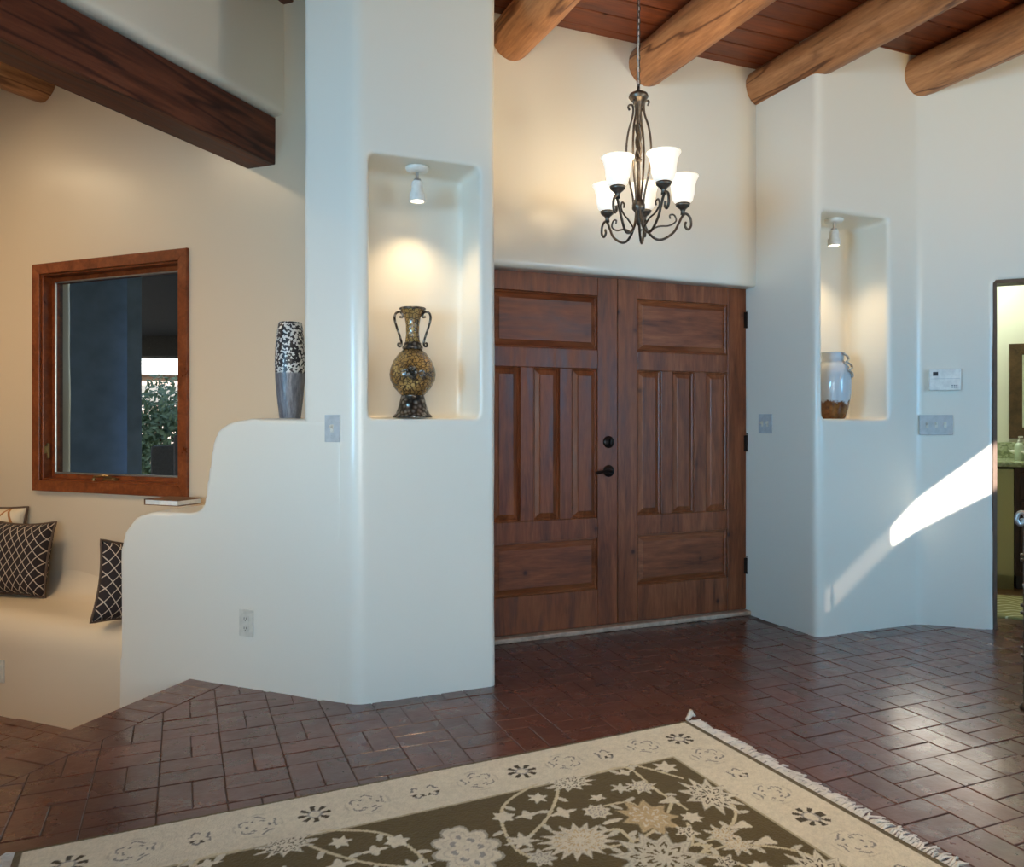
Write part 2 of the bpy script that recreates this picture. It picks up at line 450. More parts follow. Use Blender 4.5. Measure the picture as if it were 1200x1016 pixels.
stp.location = (pl[0], pl[1], 0); stp.rotation_euler = (0, 0, -PI/4); structure(stp)
# in this local frame x runs right along the 45 degree walls, y runs into them

# plaster bench (banco) along the window wall
bx1 = prof[-2][0]+0.03; bx0 = bx1-3.6
offB = (KB-KS)/R2
bm = bmesh.new()
sec = [(offB, ZL-.05), (offB+0.0, 0.02), (offB+.012, .09), (offB+.05, .145), (offB+.11, .168), (offB+.34, .176), (offB+.42, .20), (offB+.47, .27), (offB+.49, .40), (offB+.5, .40), (offB+.5, ZL-.05)]
a = [bm.verts.new((bx0, y, z)) for y, z in sec]; b = [bm.verts.new((bx1, y, z)) for y, z in sec]
n = len(sec); bm.faces.new(a); bm.faces.new(b[::-1])
for i in range(n): bm.faces.new((a[i], a[(i+1) % n], b[(i+1) % n], b[i]))
bmesh.ops.recalc_face_normals(bm, faces=bm.faces)
bench = obj('plaster_bench', bm, plaster('warm_light_bench_plaster', lin(216, 197, 170), lin(221, 203, 178), .3)); remesh(bench, 0.02, 8)  # warm light on the bench is put into its plaster colour
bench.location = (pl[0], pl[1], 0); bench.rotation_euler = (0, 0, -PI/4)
setp(bench, 'built-in plaster bench with rounded front edge under the window', 'bench')

# window wall at the left (45 degrees)
WIN = Vector((-0.394, 4.993, 0)); WW, WZ0, WZ1 = 1.196, 0.769, 2.11
wl = empty('tmp'); bpy.data.objects.remove(wl)
bm = bmesh.new()
hw = WW/2-0.03
box(bm, -6.4, -hw, 0, 0.22, ZL-.1, ZC+.1); box(bm, hw, 2.0, 0, 0.22, ZL-.1, ZC+.1)
box(bm, -hw, hw, 0, 0.22, ZL-.1, WZ0+0.03); box(bm, -hw, hw, 0, 0.22, WZ1-0.03, ZC+.1)
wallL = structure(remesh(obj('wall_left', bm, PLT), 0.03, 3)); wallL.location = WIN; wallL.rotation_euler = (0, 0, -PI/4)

# plaster header above the hewn beam, running along (1,1) into the window wall
HDX = -3.66                                                    # front face: x - y = HDX
bm = bmesh.new()
def hdr(t, off):                                               # t along (1,1), off behind the front face
    q = Vector((HDX/2, -HDX/2))+Vector((1/R2, 1/R2))*t+Vector((-1/R2, 1/R2))*off
    return (q.x, q.y)
prism(bm, [hdr(-1.6, 0), hdr(3.35, 0), hdr(3.35, 0.26), hdr(-1.6, 0.26)], 2.735, ZC+.1)
structure(remesh(obj('wall_header', bm, PL), 0.02, 9))

# wall over the double door
bm = bmesh.new(); box(bm, 1.15, 3.3, YE, 4.12, 1.99, ZC+.1)
structure(remesh(obj('wall_entry', bm, PL), 0.015, 7))

# right wall: return beside the door, face with niche, 45 degree face with doorway
RX0 = 3.185; cR = (3.94, YR); jR = (4.228, 3.044)
NRX0, NRX1, NRZ0, NRZ1 = 3.225, 3.712, 1.19, 2.335; YNR = YR+0.30
q = Vector((1/R2, -1/R2)); bq = Vector((1/R2, 1/R2)); jb = Vector(jR)+bq*0.12
foot = rounded([(RX0, 4.15), (RX0, YR), cR, jR, (jb.x, jb.y), (4.02, 3.50), (4.02, 4.15)], [0, 0.045, 0.10, 0.012, 0, 0, 0])
bm = bmesh.new(); prism(bm, foot, -.05, NRZ0); prism(bm, foot, NRZ1, ZC+.1)
prism(bm, rounded([(RX0, 4.15), (RX0, YR), (NRX0, YR), (NRX0, 4.15)], [0, 0.045, 0, 0]), NRZ0-.05, NRZ1+.05)
prism(bm, rounded([(NRX1, 4.15), (NRX1, YR), cR, jR, (jb.x, jb.y), (4.02, 3.50), (4.02, 4.15)], [0, 0, 0.10, 0.012, 0, 0, 0]), NRZ0-.05, NRZ1+.05)
prism(bm, [(NRX0-.02, YNR), (NRX1+.02, YNR), (NRX1+.02, 4.1), (NRX0-.02, 4.1)], NRZ0-.05, NRZ1+.05)
e1 = Vector(jR)+q*0.82; e2 = e1+bq*.12; DZ = 1.975
prism(bm, [(jR[0]-.02, jR[1]+.02), tuple(e1+q*.1), tuple(e2+q*.1), (jb.x-.02, jb.y+.02)], DZ, ZC+.1)
prism(bm, [tuple(e1), tuple(e1+q*1.2), tuple(e2+q*1.2), tuple(e2)], -.05, ZC+.1)
structure(remesh(obj('wall_right', bm, PL), 0.012, 7))

# outer shell behind the camera: walls with glazed openings (never in the picture)
YB = -1.55
def slab(name, boxes, m=PL):
    b = bmesh.new()
    for q_ in boxes: box(b, *q_)
    return structure(obj(name, b, m))
sunq = [(3.10, 2.25), (3.98, 2.52), (3.98, 2.83), (3.22, 2.36)]
bmb = bmesh.new()
def wall_holes(bm, x0, x1, z0, z1, y0, y1, holes):
    xs = sorted(set([x0, x1]+[h[0] for h in holes]+[h[1] for h in holes])); zs = sorted(set([z0, z1]+[h[2] for h in holes]+[h[3] for h in holes]))
    for a, b_ in zip(xs, xs[1:]):
        for c, d in zip(zs, zs[1:]):
            mx, mz = (a+b_)/2, (c+d)/2
            if any(h[0] < mx < h[1] and h[2] < mz < h[3] for h in holes): continue
            box(bm, a, b_, y0, y1, c, d)
wall_holes(bmb, -4.7, 5.7, ZL-.1, ZC+.1, YB-.2, YB, [(-2.5, 0.1, 0.35, 1.85), (2.6, 4.1, 1.75, 2.95)])
# unseen slot shaped to cast the sun streak, wall filled round it
quad = [Vector((3.253, 2.235)), Vector((3.86, 2.50)), Vector((3.86, 2.78)), Vector((3.253, 2.33))]
dim = [Vector((2.755, 1.88)), Vector((3.253, 2.215)), Vector((3.253, 2.345)), Vector((2.755, 2.01))]
def fill(bm, pts):
    lo = [bm.verts.new((p.x, YB-.03, p.y)) for p in pts]; hi = [bm.verts.new((p.x, YB-.02, p.y)) for p in pts]
    n = len(pts); bm.faces.new(lo); bm.faces.new(hi[::-1])
    for i in range(n): bm.faces.new((lo[i], lo[(i+1) % n], hi[(i+1) % n], hi[i]))
V = lambda a, b: Vector((a, b))
fill(bmb, [V(2.6, 1.75), V(2.755, 1.75), V(2.755, 2.95), V(2.6, 2.95)])
fill(bmb, [V(3.86, 1.75), V(4.1, 1.75), V(4.1, 2.95), V(3.86, 2.95)])
fill(bmb, [V(2.755, 1.75), V(3.253, 1.75), dim[1], dim[0]]); fill(bmb, [dim[3], dim[2], V(3.253, 2.95), V(2.755, 2.95)])
fill(bmb, [V(3.253, 1.75), V(3.86, 1.75), quad[1], quad[0]]); fill(bmb, [quad[3], quad[2], V(3.86, 2.95), V(3.253, 2.95)])
structure(obj('wall_back', bmb, PL))
b = bmesh.new(); fill(b, dim)
_m = bpy.data.materials.new('sun_dimmer'); _m.use_nodes = True; _m.node_tree.nodes.clear()
_tb = _m.node_tree.nodes.new('ShaderNodeBsdfTransparent'); _tb.inputs[0].default_value = (0.17, 0.16, 0.155, 1)
_mo = _m.node_tree.nodes.new('ShaderNodeOutputMaterial'); _m.node_tree.links.new(_tb.outputs[0], _mo.inputs[0])
structure(obj('sun_dim_pane', b, _m))  # pane added to dim the sun for the faint end of the streak
b = bmesh.new()
for hole in (): pass
wl_ = bmesh.new()
for (y0, y1, z0, z1) in ((-1.75, -1.4, ZL-.1, ZC+.1), (.3, 9.5, ZL-.1, ZC+.1), (-1.4, .3, ZL-.1, .35), (-1.4, .3, 2.15, ZC+.1)):
    box(wl_, -4.7, -4.5, y0, y1, z0, z1)
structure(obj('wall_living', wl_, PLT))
slab('wall_far_right', [(5.6, 5.8, -1.75, 2.2, -.1, ZC+.1)])

structure(obj('wall_daylight_block', B(-4.5, -.42, .5, .65, -.1, 1.05, bevel=.03), PL))  # unseen half wall added to keep daylight off the lower left wall
structure(obj('roof_sun_block', B(-4.6, 1.6, YB-6.5, YB-.2, 2.5, 2.7), DARKW))  # unseen roof added to keep sun out of the back window
structure(obj('wall_sun_block', B(0.9, 1.1, YB-6.5, YB-.2, -.1, 2.5), PL))  # unseen end wall added with the sun-blocking roof
# ceiling: slab with individual planks below it
bm = bmesh.new(); box(bm, -4.8, 5.9, YB-.3, 9.0, ZC+.035, ZC+.16)
ceiling = structure(obj('ceiling', bm, DARKW))
PW = 0.148
y = YE+0.08; k = 0
while y > 0.2:
    b = B(-3.3, 3.3, -PW/2+.003, PW/2-.003, 0, 0.03, bevel=0.004, seg=1)
    inst('plank', mesh_of('plank', b, PLANK), ceiling, (2.6, y-PW/2, ZC+random.uniform(0, .002))); y -= PW; k += 1
for i in range(16):                                            # living room side, seen past the pier
    b = B(-2.2, 0.9, -PW/2+.003, PW/2-.003, 0, 0.03, bevel=0.004, seg=1)
    p = Vector((0.35, 4.6))-Vector((1, 1))/R2*(i*PW)
    if i < 6: inst('plank', mesh_of('plank', b, PLANK), ceiling, (p.x-.3, p.y+.3, ZC-0.002), (0, 0, -PI/4))

# ------------------------------------------------------------------ log beams (vigas)
def log_bm(length, r0, r1, seed, ends=0.05):
    b = bmesh.new(); S, N = 22, 60; rings = []
    for i in range(N+1):
        t = i/N; yy = -length*t; r = r0+(r1-r0)*t
        ox = 0.012*mnoise.noise(Vector((t*4, seed, 0))); oz = 0.010*mnoise.noise(Vector((t*4, seed, 9)))
        ring = []
        for k in range(S):
            th = 2*PI*k/S
            rr = r*(1+0.05*mnoise.noise(Vector((math.cos(th)*1.2+seed, math.sin(th)*1.2, t*9)))+0.02*mnoise.noise(Vector((math.cos(th)*4, math.sin(th)*4+seed, t*30))))
            ring.append(b.verts.new((ox+rr*math.cos(th), yy, oz+rr*math.sin(th))))
        rings.append(ring)
    for A, D in zip(rings, rings[1:]):
        for k in range(S): b.faces.new((A[k], A[(k+1) % S], D[(k+1) % S], D[k]))
    b.faces.new(rings[0]); b.faces.new(rings[-1][::-1]); return b
vl = ['peeled log ceiling beam nearest the left pier, ending above the left door leaf',
      'peeled log ceiling beam that the chandelier chain hangs in front of',
      'long peeled log ceiling beam ending over the corner right of the double door',
      'knotty peeled log ceiling beam at the upper right, above the wall panel']
for k, (x, r) in enumerate(((1.585, .115), (2.416, .117), (3.22, .112), (3.954, .118))):
    zc = 3.302-r
    o = obj('log_beam', log_bm(5.3, r, r*1.06, k*3.1+1), LOG, smooth=True, loc=(x, (YE if k < 3 else YR)+0.12, zc))
    setp(o, vl[k], 'beam', 'log ceiling beams')
vx, vy, vd = on_sum(50, KW)
o = obj('log_beam', log_bm(4.0, .115, .12, 31), LOG, smooth=True, loc=(vx+.07, vy+.07, 3.187), rot=(0, 0, -PI/4))
setp(o, 'short end of a log beam behind the dark square beam at upper left', 'beam', 'log ceiling beams')

# hewn square beam under the header
bm = bmesh.new()
BL, BWd, BH = 5.2, 0.18, 0.235
NB_ = 40
rings = []
for i in range(NB_+1):
    t = -BL+BL*i/NB_
    w = lambda q_: 0.006*mnoise.noise(Vector((t*3, q_, 5.0)))
    rings.append([bm.verts.new((t, y_+w(q_), z_+w(q_+3))) for q_, (y_, z_) in enumerate(((0.004, 0), (BWd-.004, 0), (BWd, .004), (BWd, BH), (0, BH), (0, .004)))])
for A, D in zip(rings, rings[1:]):
    for k in range(6): bm.faces.new((A[k], A[(k+1) % 6], D[(k+1) % 6], D[k]))
bm.faces.new(rings[0]); bm.faces.new(rings[-1][::-1])
bx, by, bd = on_sum(323, KW)
o = obj('timber_beam', bm, BEAM, loc=(bx+.05, by+.05, 2.49), rot=(0, 0, PI/4), angle=30)
setp(o, 'dark hewn square timber beam under the plaster header at upper left', 'beam')

# ------------------------------------------------------------------ double entry door
DXC = 2.28; LW = 0.905; DT = 2.03
door = structure(empty('door_1', (DXC, YD, 0.03)))
def raised(w, h, mat, name):
    b = bmesh.new(); m1, m2 = 0.012, 0.040
    def ring(ins, y): return [b.verts.new((x*(w/2-ins), y, z*(h/2-ins))) for x, z in ((-1, -1), (1, -1), (1, 1), (-1, 1))]
    rs = [ring(0, 0.026), ring(0, 0.012), ring(0.007, 0.010), ring(0.013, 0.016), ring(m2-.004, 0.005), ring(m2, 0.001)]
    for A, D in zip(rs, rs[1:]):
        for k in range(4): b.faces.new((A[k], A[(k+1) % 4], D[(k+1) % 4], D[k]))
    b.faces.new(rs[-1]); b.faces.new(rs[0][::-1])
    return mesh_of(name, b, mat)
PX = [(0.13, 0.767), (0.13, 0.292), (0.368, 0.525), (0.605, 0.767)]
PZ = [(1.581, 1.885), (0.638, 1.473), (0.638, 1.473), (0.638, 1.473)]
PAN = list(zip(PX, PZ))+[((0.13, 0.767), (0.235, 0.525))]
for side in (-1, 1):
    leaf_bm = bmesh.new()
    bxs = []
    def put(a0, a1, z0, z1):
        x0, x1 = sorted((side*a0, side*a1)); box(leaf_bm, x0, x1, 0, 0.045, z0-.03, z1-.03, bevel=0.003, seg=1)
    put(0.002, 0.13, 0.03, DT+.03); put(0.767, LW, 0.03, DT+.03)
    for z0, z1 in ((1.885, DT+.03), (1.473, 1.581), (0.525, 0.638), (0.03, 0.235)): put(0.13, 0.767, z0, z1)
    put(0.292, 0.368, 0.638, 1.473); put(0.525, 0.605, 0.638, 1.473)
    x0, x1 = sorted((side*.1, side*.8)); box(leaf_bm, x0, x1, 0.03, 0.042, 0.15, 1.9)
    leaf = obj('door_leaf', leaf_bm, DOORV, door)
    for (a0, a1), (z0, z1) in PAN:
        wd, ht = a1-a0, z1-z0
        me = raised(wd, ht, DOORH if wd > ht else DOORV, 'panel')
        inst('panel', me, leaf, (side*(a0+a1)/2, 0.0, (z0+z1)/2-.03))
    for hz in (1.80, 1.045, 0.295):
        hb = bmesh.new(); tube(hb, [(0, 0, -.05), (0, 0, .05)], 0.008, 10); lathe(hb, [(0, .05), (.006, .053), (.006, .058), (0, .062)], 8)
        box(hb, -0.02 if side > 0 else 0, 0 if side > 0 else .02, 0.002, 0.006, -.048, .048)
        obj('hinge', hb, BRONZE, leaf, loc=(side*(LW+.002), -0.006, hz-.03), angle=30)
    if side < 0:
        hx = -0.061
        hb = bmesh.new(); lathe(hb, [(0, 0), (.034, 0), (.034, .006), (.026, .014), (.012, .018), (0, .018)], 20); hb.transform(Matrix.Rotation(PI/2, 4, 'X'))
        box(hb, -.006, .006, -.034, -.014, -.016, .016, bevel=.003)
        obj('deadbolt', hb, BRONZE, leaf, loc=(hx, 0, 1.062-.03), angle=35)
        hb = bmesh.new(); lathe(hb, [(0, 0), (.034, 0), (.034, .006), (.024, .012), (.012, .016), (.012, .045), (0, .045)], 20); hb.transform(Matrix.Rotation(PI/2, 4, 'X'))
        tube(hb, spline([(0, -.042, 0), (-.03, -.05, .004), (-.07, -.048, -.002), (-.105, -.046, -.008)], 5), [.011]*8+[.008]*8, 8)
        obj('door_handle', hb, BRONZE, leaf, loc=(hx, 0, 0.898-.03), angle=40)
b = B(-0.93, 0.92, -0.045, 0.06, 0, 0.026, bevel=0.006)
obj('threshold', b, TANSTONE, door, loc=(0, 0, -.03))
b = B(-1.0, 1.0, 0.05, 0.12, 0, 2.2); obj('door_stop', b, DARKW, door, loc=(0, 0, -.03))

# ------------------------------------------------------------------ window in the left wall
win = structure(empty('window_1', (WIN.x, WIN.y, 0), -PI/4))
def mitre_frame(x0, x1, z0, z1, w, y0, y1, ins=0.006):
    """four mitred boards around an opening, one mesh each"""
    out = []
    O = [(x0, z0), (x1, z0), (x1, z1), (x0, z1)]; I = [(x0+w, z0+w), (x1-w, z0+w), (x1-w, z1-w), (x0+w, z1-w)]
    for k in range(4):
        b = bmesh.new(); q4 = [O[k], O[(k+1) % 4], I[(k+1) % 4], I[k]]
        c = (sum(p[0] for p in q4)/4, sum(p[1] for p in q4)/4)
        bk_ = [b.verts.new((p[0], y1, p[1])) for p in q4]; md = [b.verts.new((p[0], y0+ins*.5, p[1])) for p in q4]
        fr_ = [b.verts.new((p[0]+(c[0]-p[0])*.0+ins*.4*(1 if p[0] < c[0] else -1) if k % 2 else p[0], y0, p[1]+(0 if k % 2 else ins*.4*(1 if p[1] < c[1] else -1)))) for p in q4]
        for A, D in ((bk_, md), (md, fr_)):
            for j in range(4): b.faces.new((A[j], A[(j+1) % 4], D[(j+1) % 4], D[j]))
        b.faces.new(fr_); b.faces.new(bk_[::-1]); out.append(b)
    return out
for b in mitre_frame(-WW/2, WW/2, WZ0, WZ1, 0.062, -0.022, 0.0): obj('casing', b, WINW, win)
for b in mitre_frame(-WW/2+.045, WW/2-.045, WZ0+.045, WZ1-.045, 0.028, -0.004, 0.12): obj('jamb', b, WINW, win)
sash = empty('sash', (0, 0, 0), 0, win)
for b in mitre_frame(-WW/2+.070, WW/2-.070, WZ0+.070, WZ1-.070, 0.036, 0.055, 0.10): obj('sash_rail', b, WINW, sash)
for b in mitre_frame(-WW/2+.098, WW/2-.098, WZ0+.098, WZ1-.098, 0.010, 0.050, 0.06): obj('screen_frame', b, PEWTER, sash)
b = B(-WW/2+.1, WW/2-.1, 0.078, 0.083, WZ0+.1, WZ1-.1); obj('pane', b, GLASS, sash)
cb = bmesh.new(); box(cb, -.05, .05, -.018, .012, 0, .022, bevel=.006)
tube(cb, spline([(.02, -.012, .02), (.0, -.03, .032), (-.05, -.034, .03), (-.10, -.03, .026)], 4), .007, 8); lathe(cb, [(0, .0), (.011, .004), (.011, .016), (0, .02)], 10, -.10, -.03)
obj('crank', cb, BRASS, win, loc=(0.0, 0.02, WZ0+.068), angle=40)
cb = bmesh.new(); box(cb, -.008, .008, -.012, .004, 0, .09, bevel=.003); box(cb, -.006, .006, -.03, -.01, .03, .075, bevel=.003)
obj('latch', cb, BRASS, win, loc=(-WW/2+.075, 0.03, WZ0+.19))

# ------------------------------------------------------------------ outside the window
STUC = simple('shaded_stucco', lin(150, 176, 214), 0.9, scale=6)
PORW = simple('porch_dark_paint', lin(66, 66, 68), 0.8)
HOUSE = simple('far_house_stucco', lin(118, 104, 98), 0.9)
ROOFM = simple('far_white_roof', lin(150, 152, 154), 0.8)
GROUND = simple('gravel', lin(150, 138, 124), 0.95, scale=50)
bm = B(-9, 3.5, 4.3, 40, -.75, -.45); bm.transform(Matrix.Identity(4)); GW = simple('garden_stucco', lin(96, 90, 86), .9); gr = structure(obj('ground', bm, GROUND))
def col_at(px, d): a, b_ = dirxy(px); return a*d, b_*d
pts = [col_at(-60, 6.3), col_at(152, 7.0), col_at(152, 7.25), col_at(-60, 6.6)]
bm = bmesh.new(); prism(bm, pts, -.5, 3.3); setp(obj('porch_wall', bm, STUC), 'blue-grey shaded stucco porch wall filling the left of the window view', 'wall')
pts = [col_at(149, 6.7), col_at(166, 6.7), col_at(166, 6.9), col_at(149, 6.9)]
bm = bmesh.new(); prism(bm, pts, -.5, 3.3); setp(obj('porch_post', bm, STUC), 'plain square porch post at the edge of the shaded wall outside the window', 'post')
bm = bmesh.new(); prism(bm, [col_at(-60, 7.4), col_at(420, 7.4), col_at(330, 13.6), col_at(-60, 13.6)], 2.62, 2.75)
prism(bm, [col_at(60, 13.1), col_at(330, 13.1), col_at(330, 13.6), col_at(60, 13.6)], 2.28, 2.65)
setp(obj('porch_roof', bm, PORW), 'dark porch roof and edge beam seen through the top of the window', 'roof')
hx, hy = col_at(196, 24)
hs = empty('distant_house', (hx, hy, -.45)); setp(hs, 'pale distant house with white flat roof beyond the bush', 'house')
b = B(-2.6, 2.6, 0, 3, 0, 3.05); obj('wall', b, HOUSE, hs)
b = B(-2.9, 2.9, -.5, 3.2, 3.05, 3.45, bevel=.03); obj('roof', b, ROOFM, hs)
b = B(-1.3, .6, -.03, .05, 2.2, 2.75); obj('window', b, DARKSLOT, hs)
LEAF = simple('grey_green_leaves', lin(122, 140, 108), 0.6, var=0.2, scale=8)
TWIG = simple('shrub_twig', lin(92, 74, 54), 0.8)
sx, sy = col_at(205, 15)
sh = empty('shrub', (sx, sy, -.45)); setp(sh, 'grey-green leafy shrub outside the right side of the window', 'shrub')
b = bmesh.new()
for i in range(9):
    an = i*2.4; rr = random.uniform(.3, .8)
    tube(b, [(0.1*math.cos(an), .1*math.sin(an), 0), (rr*math.cos(an), rr*math.sin(an), 1.2), (rr*1.3*math.cos(an), rr*1.3*math.sin(an), 2.0)], [.03, .02, .006], 5)
obj('stems', b, TWIG, sh)
b = bmesh.new()
for i in range(5200):
    th = random.uniform(0, 2*PI); ph = math.acos(random.uniform(-.9, 1)); r_ = random.uniform(.35, 1.0)
    lump = 1+.22*mnoise.noise(Vector((math.cos(th)*2, math.sin(th)*2, math.cos(ph)*3)))
    p = Vector((1.15*r_*lump*math.sin(ph)*math.cos(th), 1.1*r_*lump*math.sin(ph)*math.sin(th), 1.25+1.2*r_*lump*math.cos(ph)))
    d1 = Vector((random.gauss(0, 1), random.gauss(0, 1), random.gauss(0, 1))).normalized(); d2 = d1.orthogonal().normalized()
    sz = random.uniform(.05, .09)
    vs = [b.verts.new(p+d1*sz), b.verts.new(p+d2*sz*.45), b.verts.new(p-d1*sz), b.verts.new(p-d2*sz*.45)]; b.faces.new(vs)
o = obj('foliage', b, LEAF, sh); o['kind'] = 'stuff'
gx, gy = col_at(196, 10.5)
bm = B(-.2, .28, 0, .2, -.45, .86, bevel=.03); setp(obj('garden_wall', bm, GW, loc=(gx, gy, 0)), 'low grey garden wall block in front of the shrub', 'wall')
gx, gy = col_at(214, 9.6)
bm = B(-.1, .12, 0, .2, -.45, 1.02, bevel=.03); setp(obj('garden_pillar', bm, HOUSE, loc=(gx, gy, 0)), 'pale garden pillar at the lower right corner of the window view', 'pillar')

# ------------------------------------------------------------------ doorway and bathroom at the right
d2 = structure(empty('door_2', (jR[0], jR[1], 0), -PI/4))      # local x along the wall, y into the bathroom
JAMB = simple('dark_jamb', lin(84, 66, 54), 0.4)
b = B(-.004, .016, 0.004, .13, 0, DZ); obj('jamb', b, JAMB, d2)
b = B(.80, .822, 0.004, .13, 0, DZ); obj('jamb', b, JAMB, d2)
b = B(-.004, .822, 0.004, .13, DZ-.016, DZ+.004); obj('head', b, JAMB, d2)
bo = Vector((0, 0))
def BA(a, bdep):                                               # bathroom coordinates: a right, b deep
    p_ = q*a+bq*bdep; return (p_.x, p_.y)
# shell
bw = 7.05
b = bmesh.new()
prism(b, [BA(.45, bw), BA(3.0, bw), BA(3.0, bw+.1), BA(.45, bw+.1)], -.05, 2.7)
structure(obj('wall_bathroom', b, PLB))
b = bmesh.new()
prism(b, [BA(.42, 5.25), BA(.52, 5.25), BA(.52, bw+.05), BA(.42, bw+.05)], -.05, 2.7)
prism(b, [BA(2.9, 5.25), BA(3.0, 5.25), BA(3.0, bw+.05), BA(2.9, bw+.05)], -.05, 2.7)
structure(obj('wall_bathroom_side', b, PLB))
b = bmesh.new(); prism(b, [BA(.4, 5.2), BA(3, 5.2), BA(3, bw+.1), BA(.4, bw+.1)], 2.62, 2.72); structure(obj('ceiling_bathroom', b, PLB))
BFL = simple('bathroom_floor_tile', lin(120, 92, 64), 0.35, scale=8, var=.1)
b = bmesh.new(); prism(b, [BA(.4, 5.3), BA(3, 5.3), BA(3, bw+.1), BA(.4, bw+.1)], -.05, 0.0); structure(obj('floor_bathroom', b, BFL))
# pilaster/wall edge beside the vanity
b = bmesh.new(); prism(b, [BA(.5, 6.42), BA(1.165, 6.42), BA(1.165, bw), BA(.5, bw)], 0, .845)
prism(b, [BA(.5, 6.42), BA(1.165, 6.42), BA(1.165, bw), BA(.5, bw)], 0.0, .1)
structure(obj('wall_bathroom_ledge', b, plaster('olive_plaster', lin(176, 172, 120), lin(184, 180, 132), .5)))
p = BA(1.17, 6.42)
van = empty('bathroom_vanity', (p[0], p[1], 0), -PI/4); setp(van, 'dark wood bathroom vanity cabinet seen through the right doorway', 'cabinet')
b = B(0.0, 1.4, 0.0, .6, 0.1, .86); obj('body', b, DARKW, van)
b = B(0.02, 1.4, 0.05, .58, 0.0, .1); obj('toe_kick', b, DARKSLOT, van)
b = B(0.03, .48, -.02, 0.0, .64, .82, bevel=.006); dr = obj('drawer', b, DARKW, van)
b = bmesh.new(); tube(b, [(.12, -.02, .74), (.12, -.045, .74), (.4, -.045, .74), (.4, -.02, .74)], .006, 6); obj('handle', b, BRONZE, dr)
b = B(0.03, .48, -.02, 0.0, .13, .62, bevel=.006); dr = obj('cabinet_door', b, DARKW, van)
b = bmesh.new(); lathe(b, [(0, 0), (.014, .004), (.014, .012), (0, .02)], 10); b.transform(Matrix.Rotation(PI/2, 4, 'X')); obj('knob', b, BRONZE, dr, loc=(.44, -.02, .5))
_m = Mat('speckled_granite', lin(150, 160, 130), 0.15)
_v = _m.coord('Object'); _vo = _m.n('ShaderNodeTexVoronoi', Scale=60.0); _m.l(_v, _vo.inputs['Vector'])
_m.color(_m.mix(_m.noise(_v, 20, 5), _m.ramp(_vo.outputs['Color'], [(0.2, lin(90, 100, 76)), (0.5, lin(176, 186, 150)), (0.8, lin(210, 214, 188))]), lin(150, 158, 122))); GRAN = _m.m
ct = empty('granite_counter', (BA(.53, 6.37)[0], BA(.53, 6.37)[1], 0), -PI/4); setp(ct, 'speckled green granite counter with backsplash on the vanity', 'counter')
b = B(0, 2.1, 0, .66, .861, .90, bevel=.012); obj('counter_slab', b, GRAN, ct)
b = B(0, 2.1, .645, .675, .90, 1.02, bevel=.004); obj('backsplash', b, GRAN, ct)
# sink, soap, mirror, light
p = BA(1.40, 6.72)
b = bmesh.new(); lathe(b, [(.0, .0), (.10, .0), (.19, .045), (.21, .06), (.205, .066), (.18, .05), (.09, .012), (0, .01)], 28)
setp(obj('sink', b, WHITE, loc=(p[0], p[1], .902), smooth=True), 'white round basin on the granite counter', 'sink')
p = BA(1.235, 6.62)
sb = empty('soap_bottle', (p[0], p[1], .902)); setp(sb, 'pale green pump soap bottle at the left of the basin', 'bottle')
b = bmesh.new(); lathe(b, [(0, 0), (.028, 0), (.03, .01), (.03, .10), (.02, .12), (.01, .125), (0, .125)], 16); obj('bottle', b, simple('soap_green', lin(190, 204, 184), .2), sb, angle=40)
b = bmesh.new(); lathe(b, [(0, .125), (.012, .125), (.012, .14), (.004, .142), (.004, .165), (0, .165)], 10); box(b, -.006, .035, -.006, .006, .160, .172, bevel=.003); obj('pump', b, WHITE, sb)
p = BA(1.245, bw)
mr = empty('wall_mirror', (p[0], p[1], 1.02), -PI/4); setp(mr, 'wall mirror in a wide dark brown frame above the counter', 'mirror')
FRM = wood('mirror_frame_wood', lin(52, 40, 26), lin(78, 60, 40), lin(98, 76, 50), (2, 2, 2), .4, knots=False)
for b in mitre_frame(0, 0.9, 0.03, 0.755, .085, -.035, -.002): obj('frame', b, FRM, mr)
b = B(.07, .83, -.014, -.004, .10, .69); obj('glass', b, MIRROR, mr)
p = BA(1.42, bw)
vl_ = empty('vanity_light', (p[0]-.005, p[1]-.005, 1.87), -PI/4); setp(vl_, 'chrome vanity light with glass shade above the bathroom mirror', 'lamp')
b = B(-.04, .3, -.02, 0, -.03, .03, bevel=.006); obj('wall_plate', b, PEWTER, vl_)
b = bmesh.new(); tube(b, [(0, -.02, 0), (0, -.08, 0), (0, -.10, .03)], .008, 8); obj('arm', b, PEWTER, vl_)
b = bmesh.new(); lathe(b, [(.025, .03), (.04, .06), (.05, .14), (.046, .14), (.036, .065), (0, .035)], 18, 0, -.10); obj('lamp_shade', b, SHADE, vl_, smooth=True)
# patterned bath rug
_m = Mat('trellis_bath_rug', lin(150, 140, 92), .95); _v = _m.n('ShaderNodeTexCoord').outputs['Object']
_sx = _m.n('ShaderNodeSeparateXYZ'); _m.l(_v, _sx.inputs[0])
w1 = _m.math('SINE', _m.math('MULTIPLY', _sx.outputs[0], 30)); w2 = _m.math('ADD', _m.math('MULTIPLY', _sx.outputs[1], 42), _m.math('MULTIPLY', w1, 1.4))
_k = _m.math('ABSOLUTE', _m.math('SINE', w2)); _m.color(_m.ramp(_k, [(0.12, lin(226, 218, 180)), (0.28, lin(142, 132, 78))])); BRUG = _m.m
p = BA(1.5, 5.78)
o = obj('bath_rug', B(-.7, .7, -.32, .36, 0, .014, bevel=.004), BRUG, loc=(p[0], p[1], 0.0), rot=(0, 0, -PI/4)); setp(o, 'olive bath rug with cream trellis lines beyond the right doorway', 'rug')

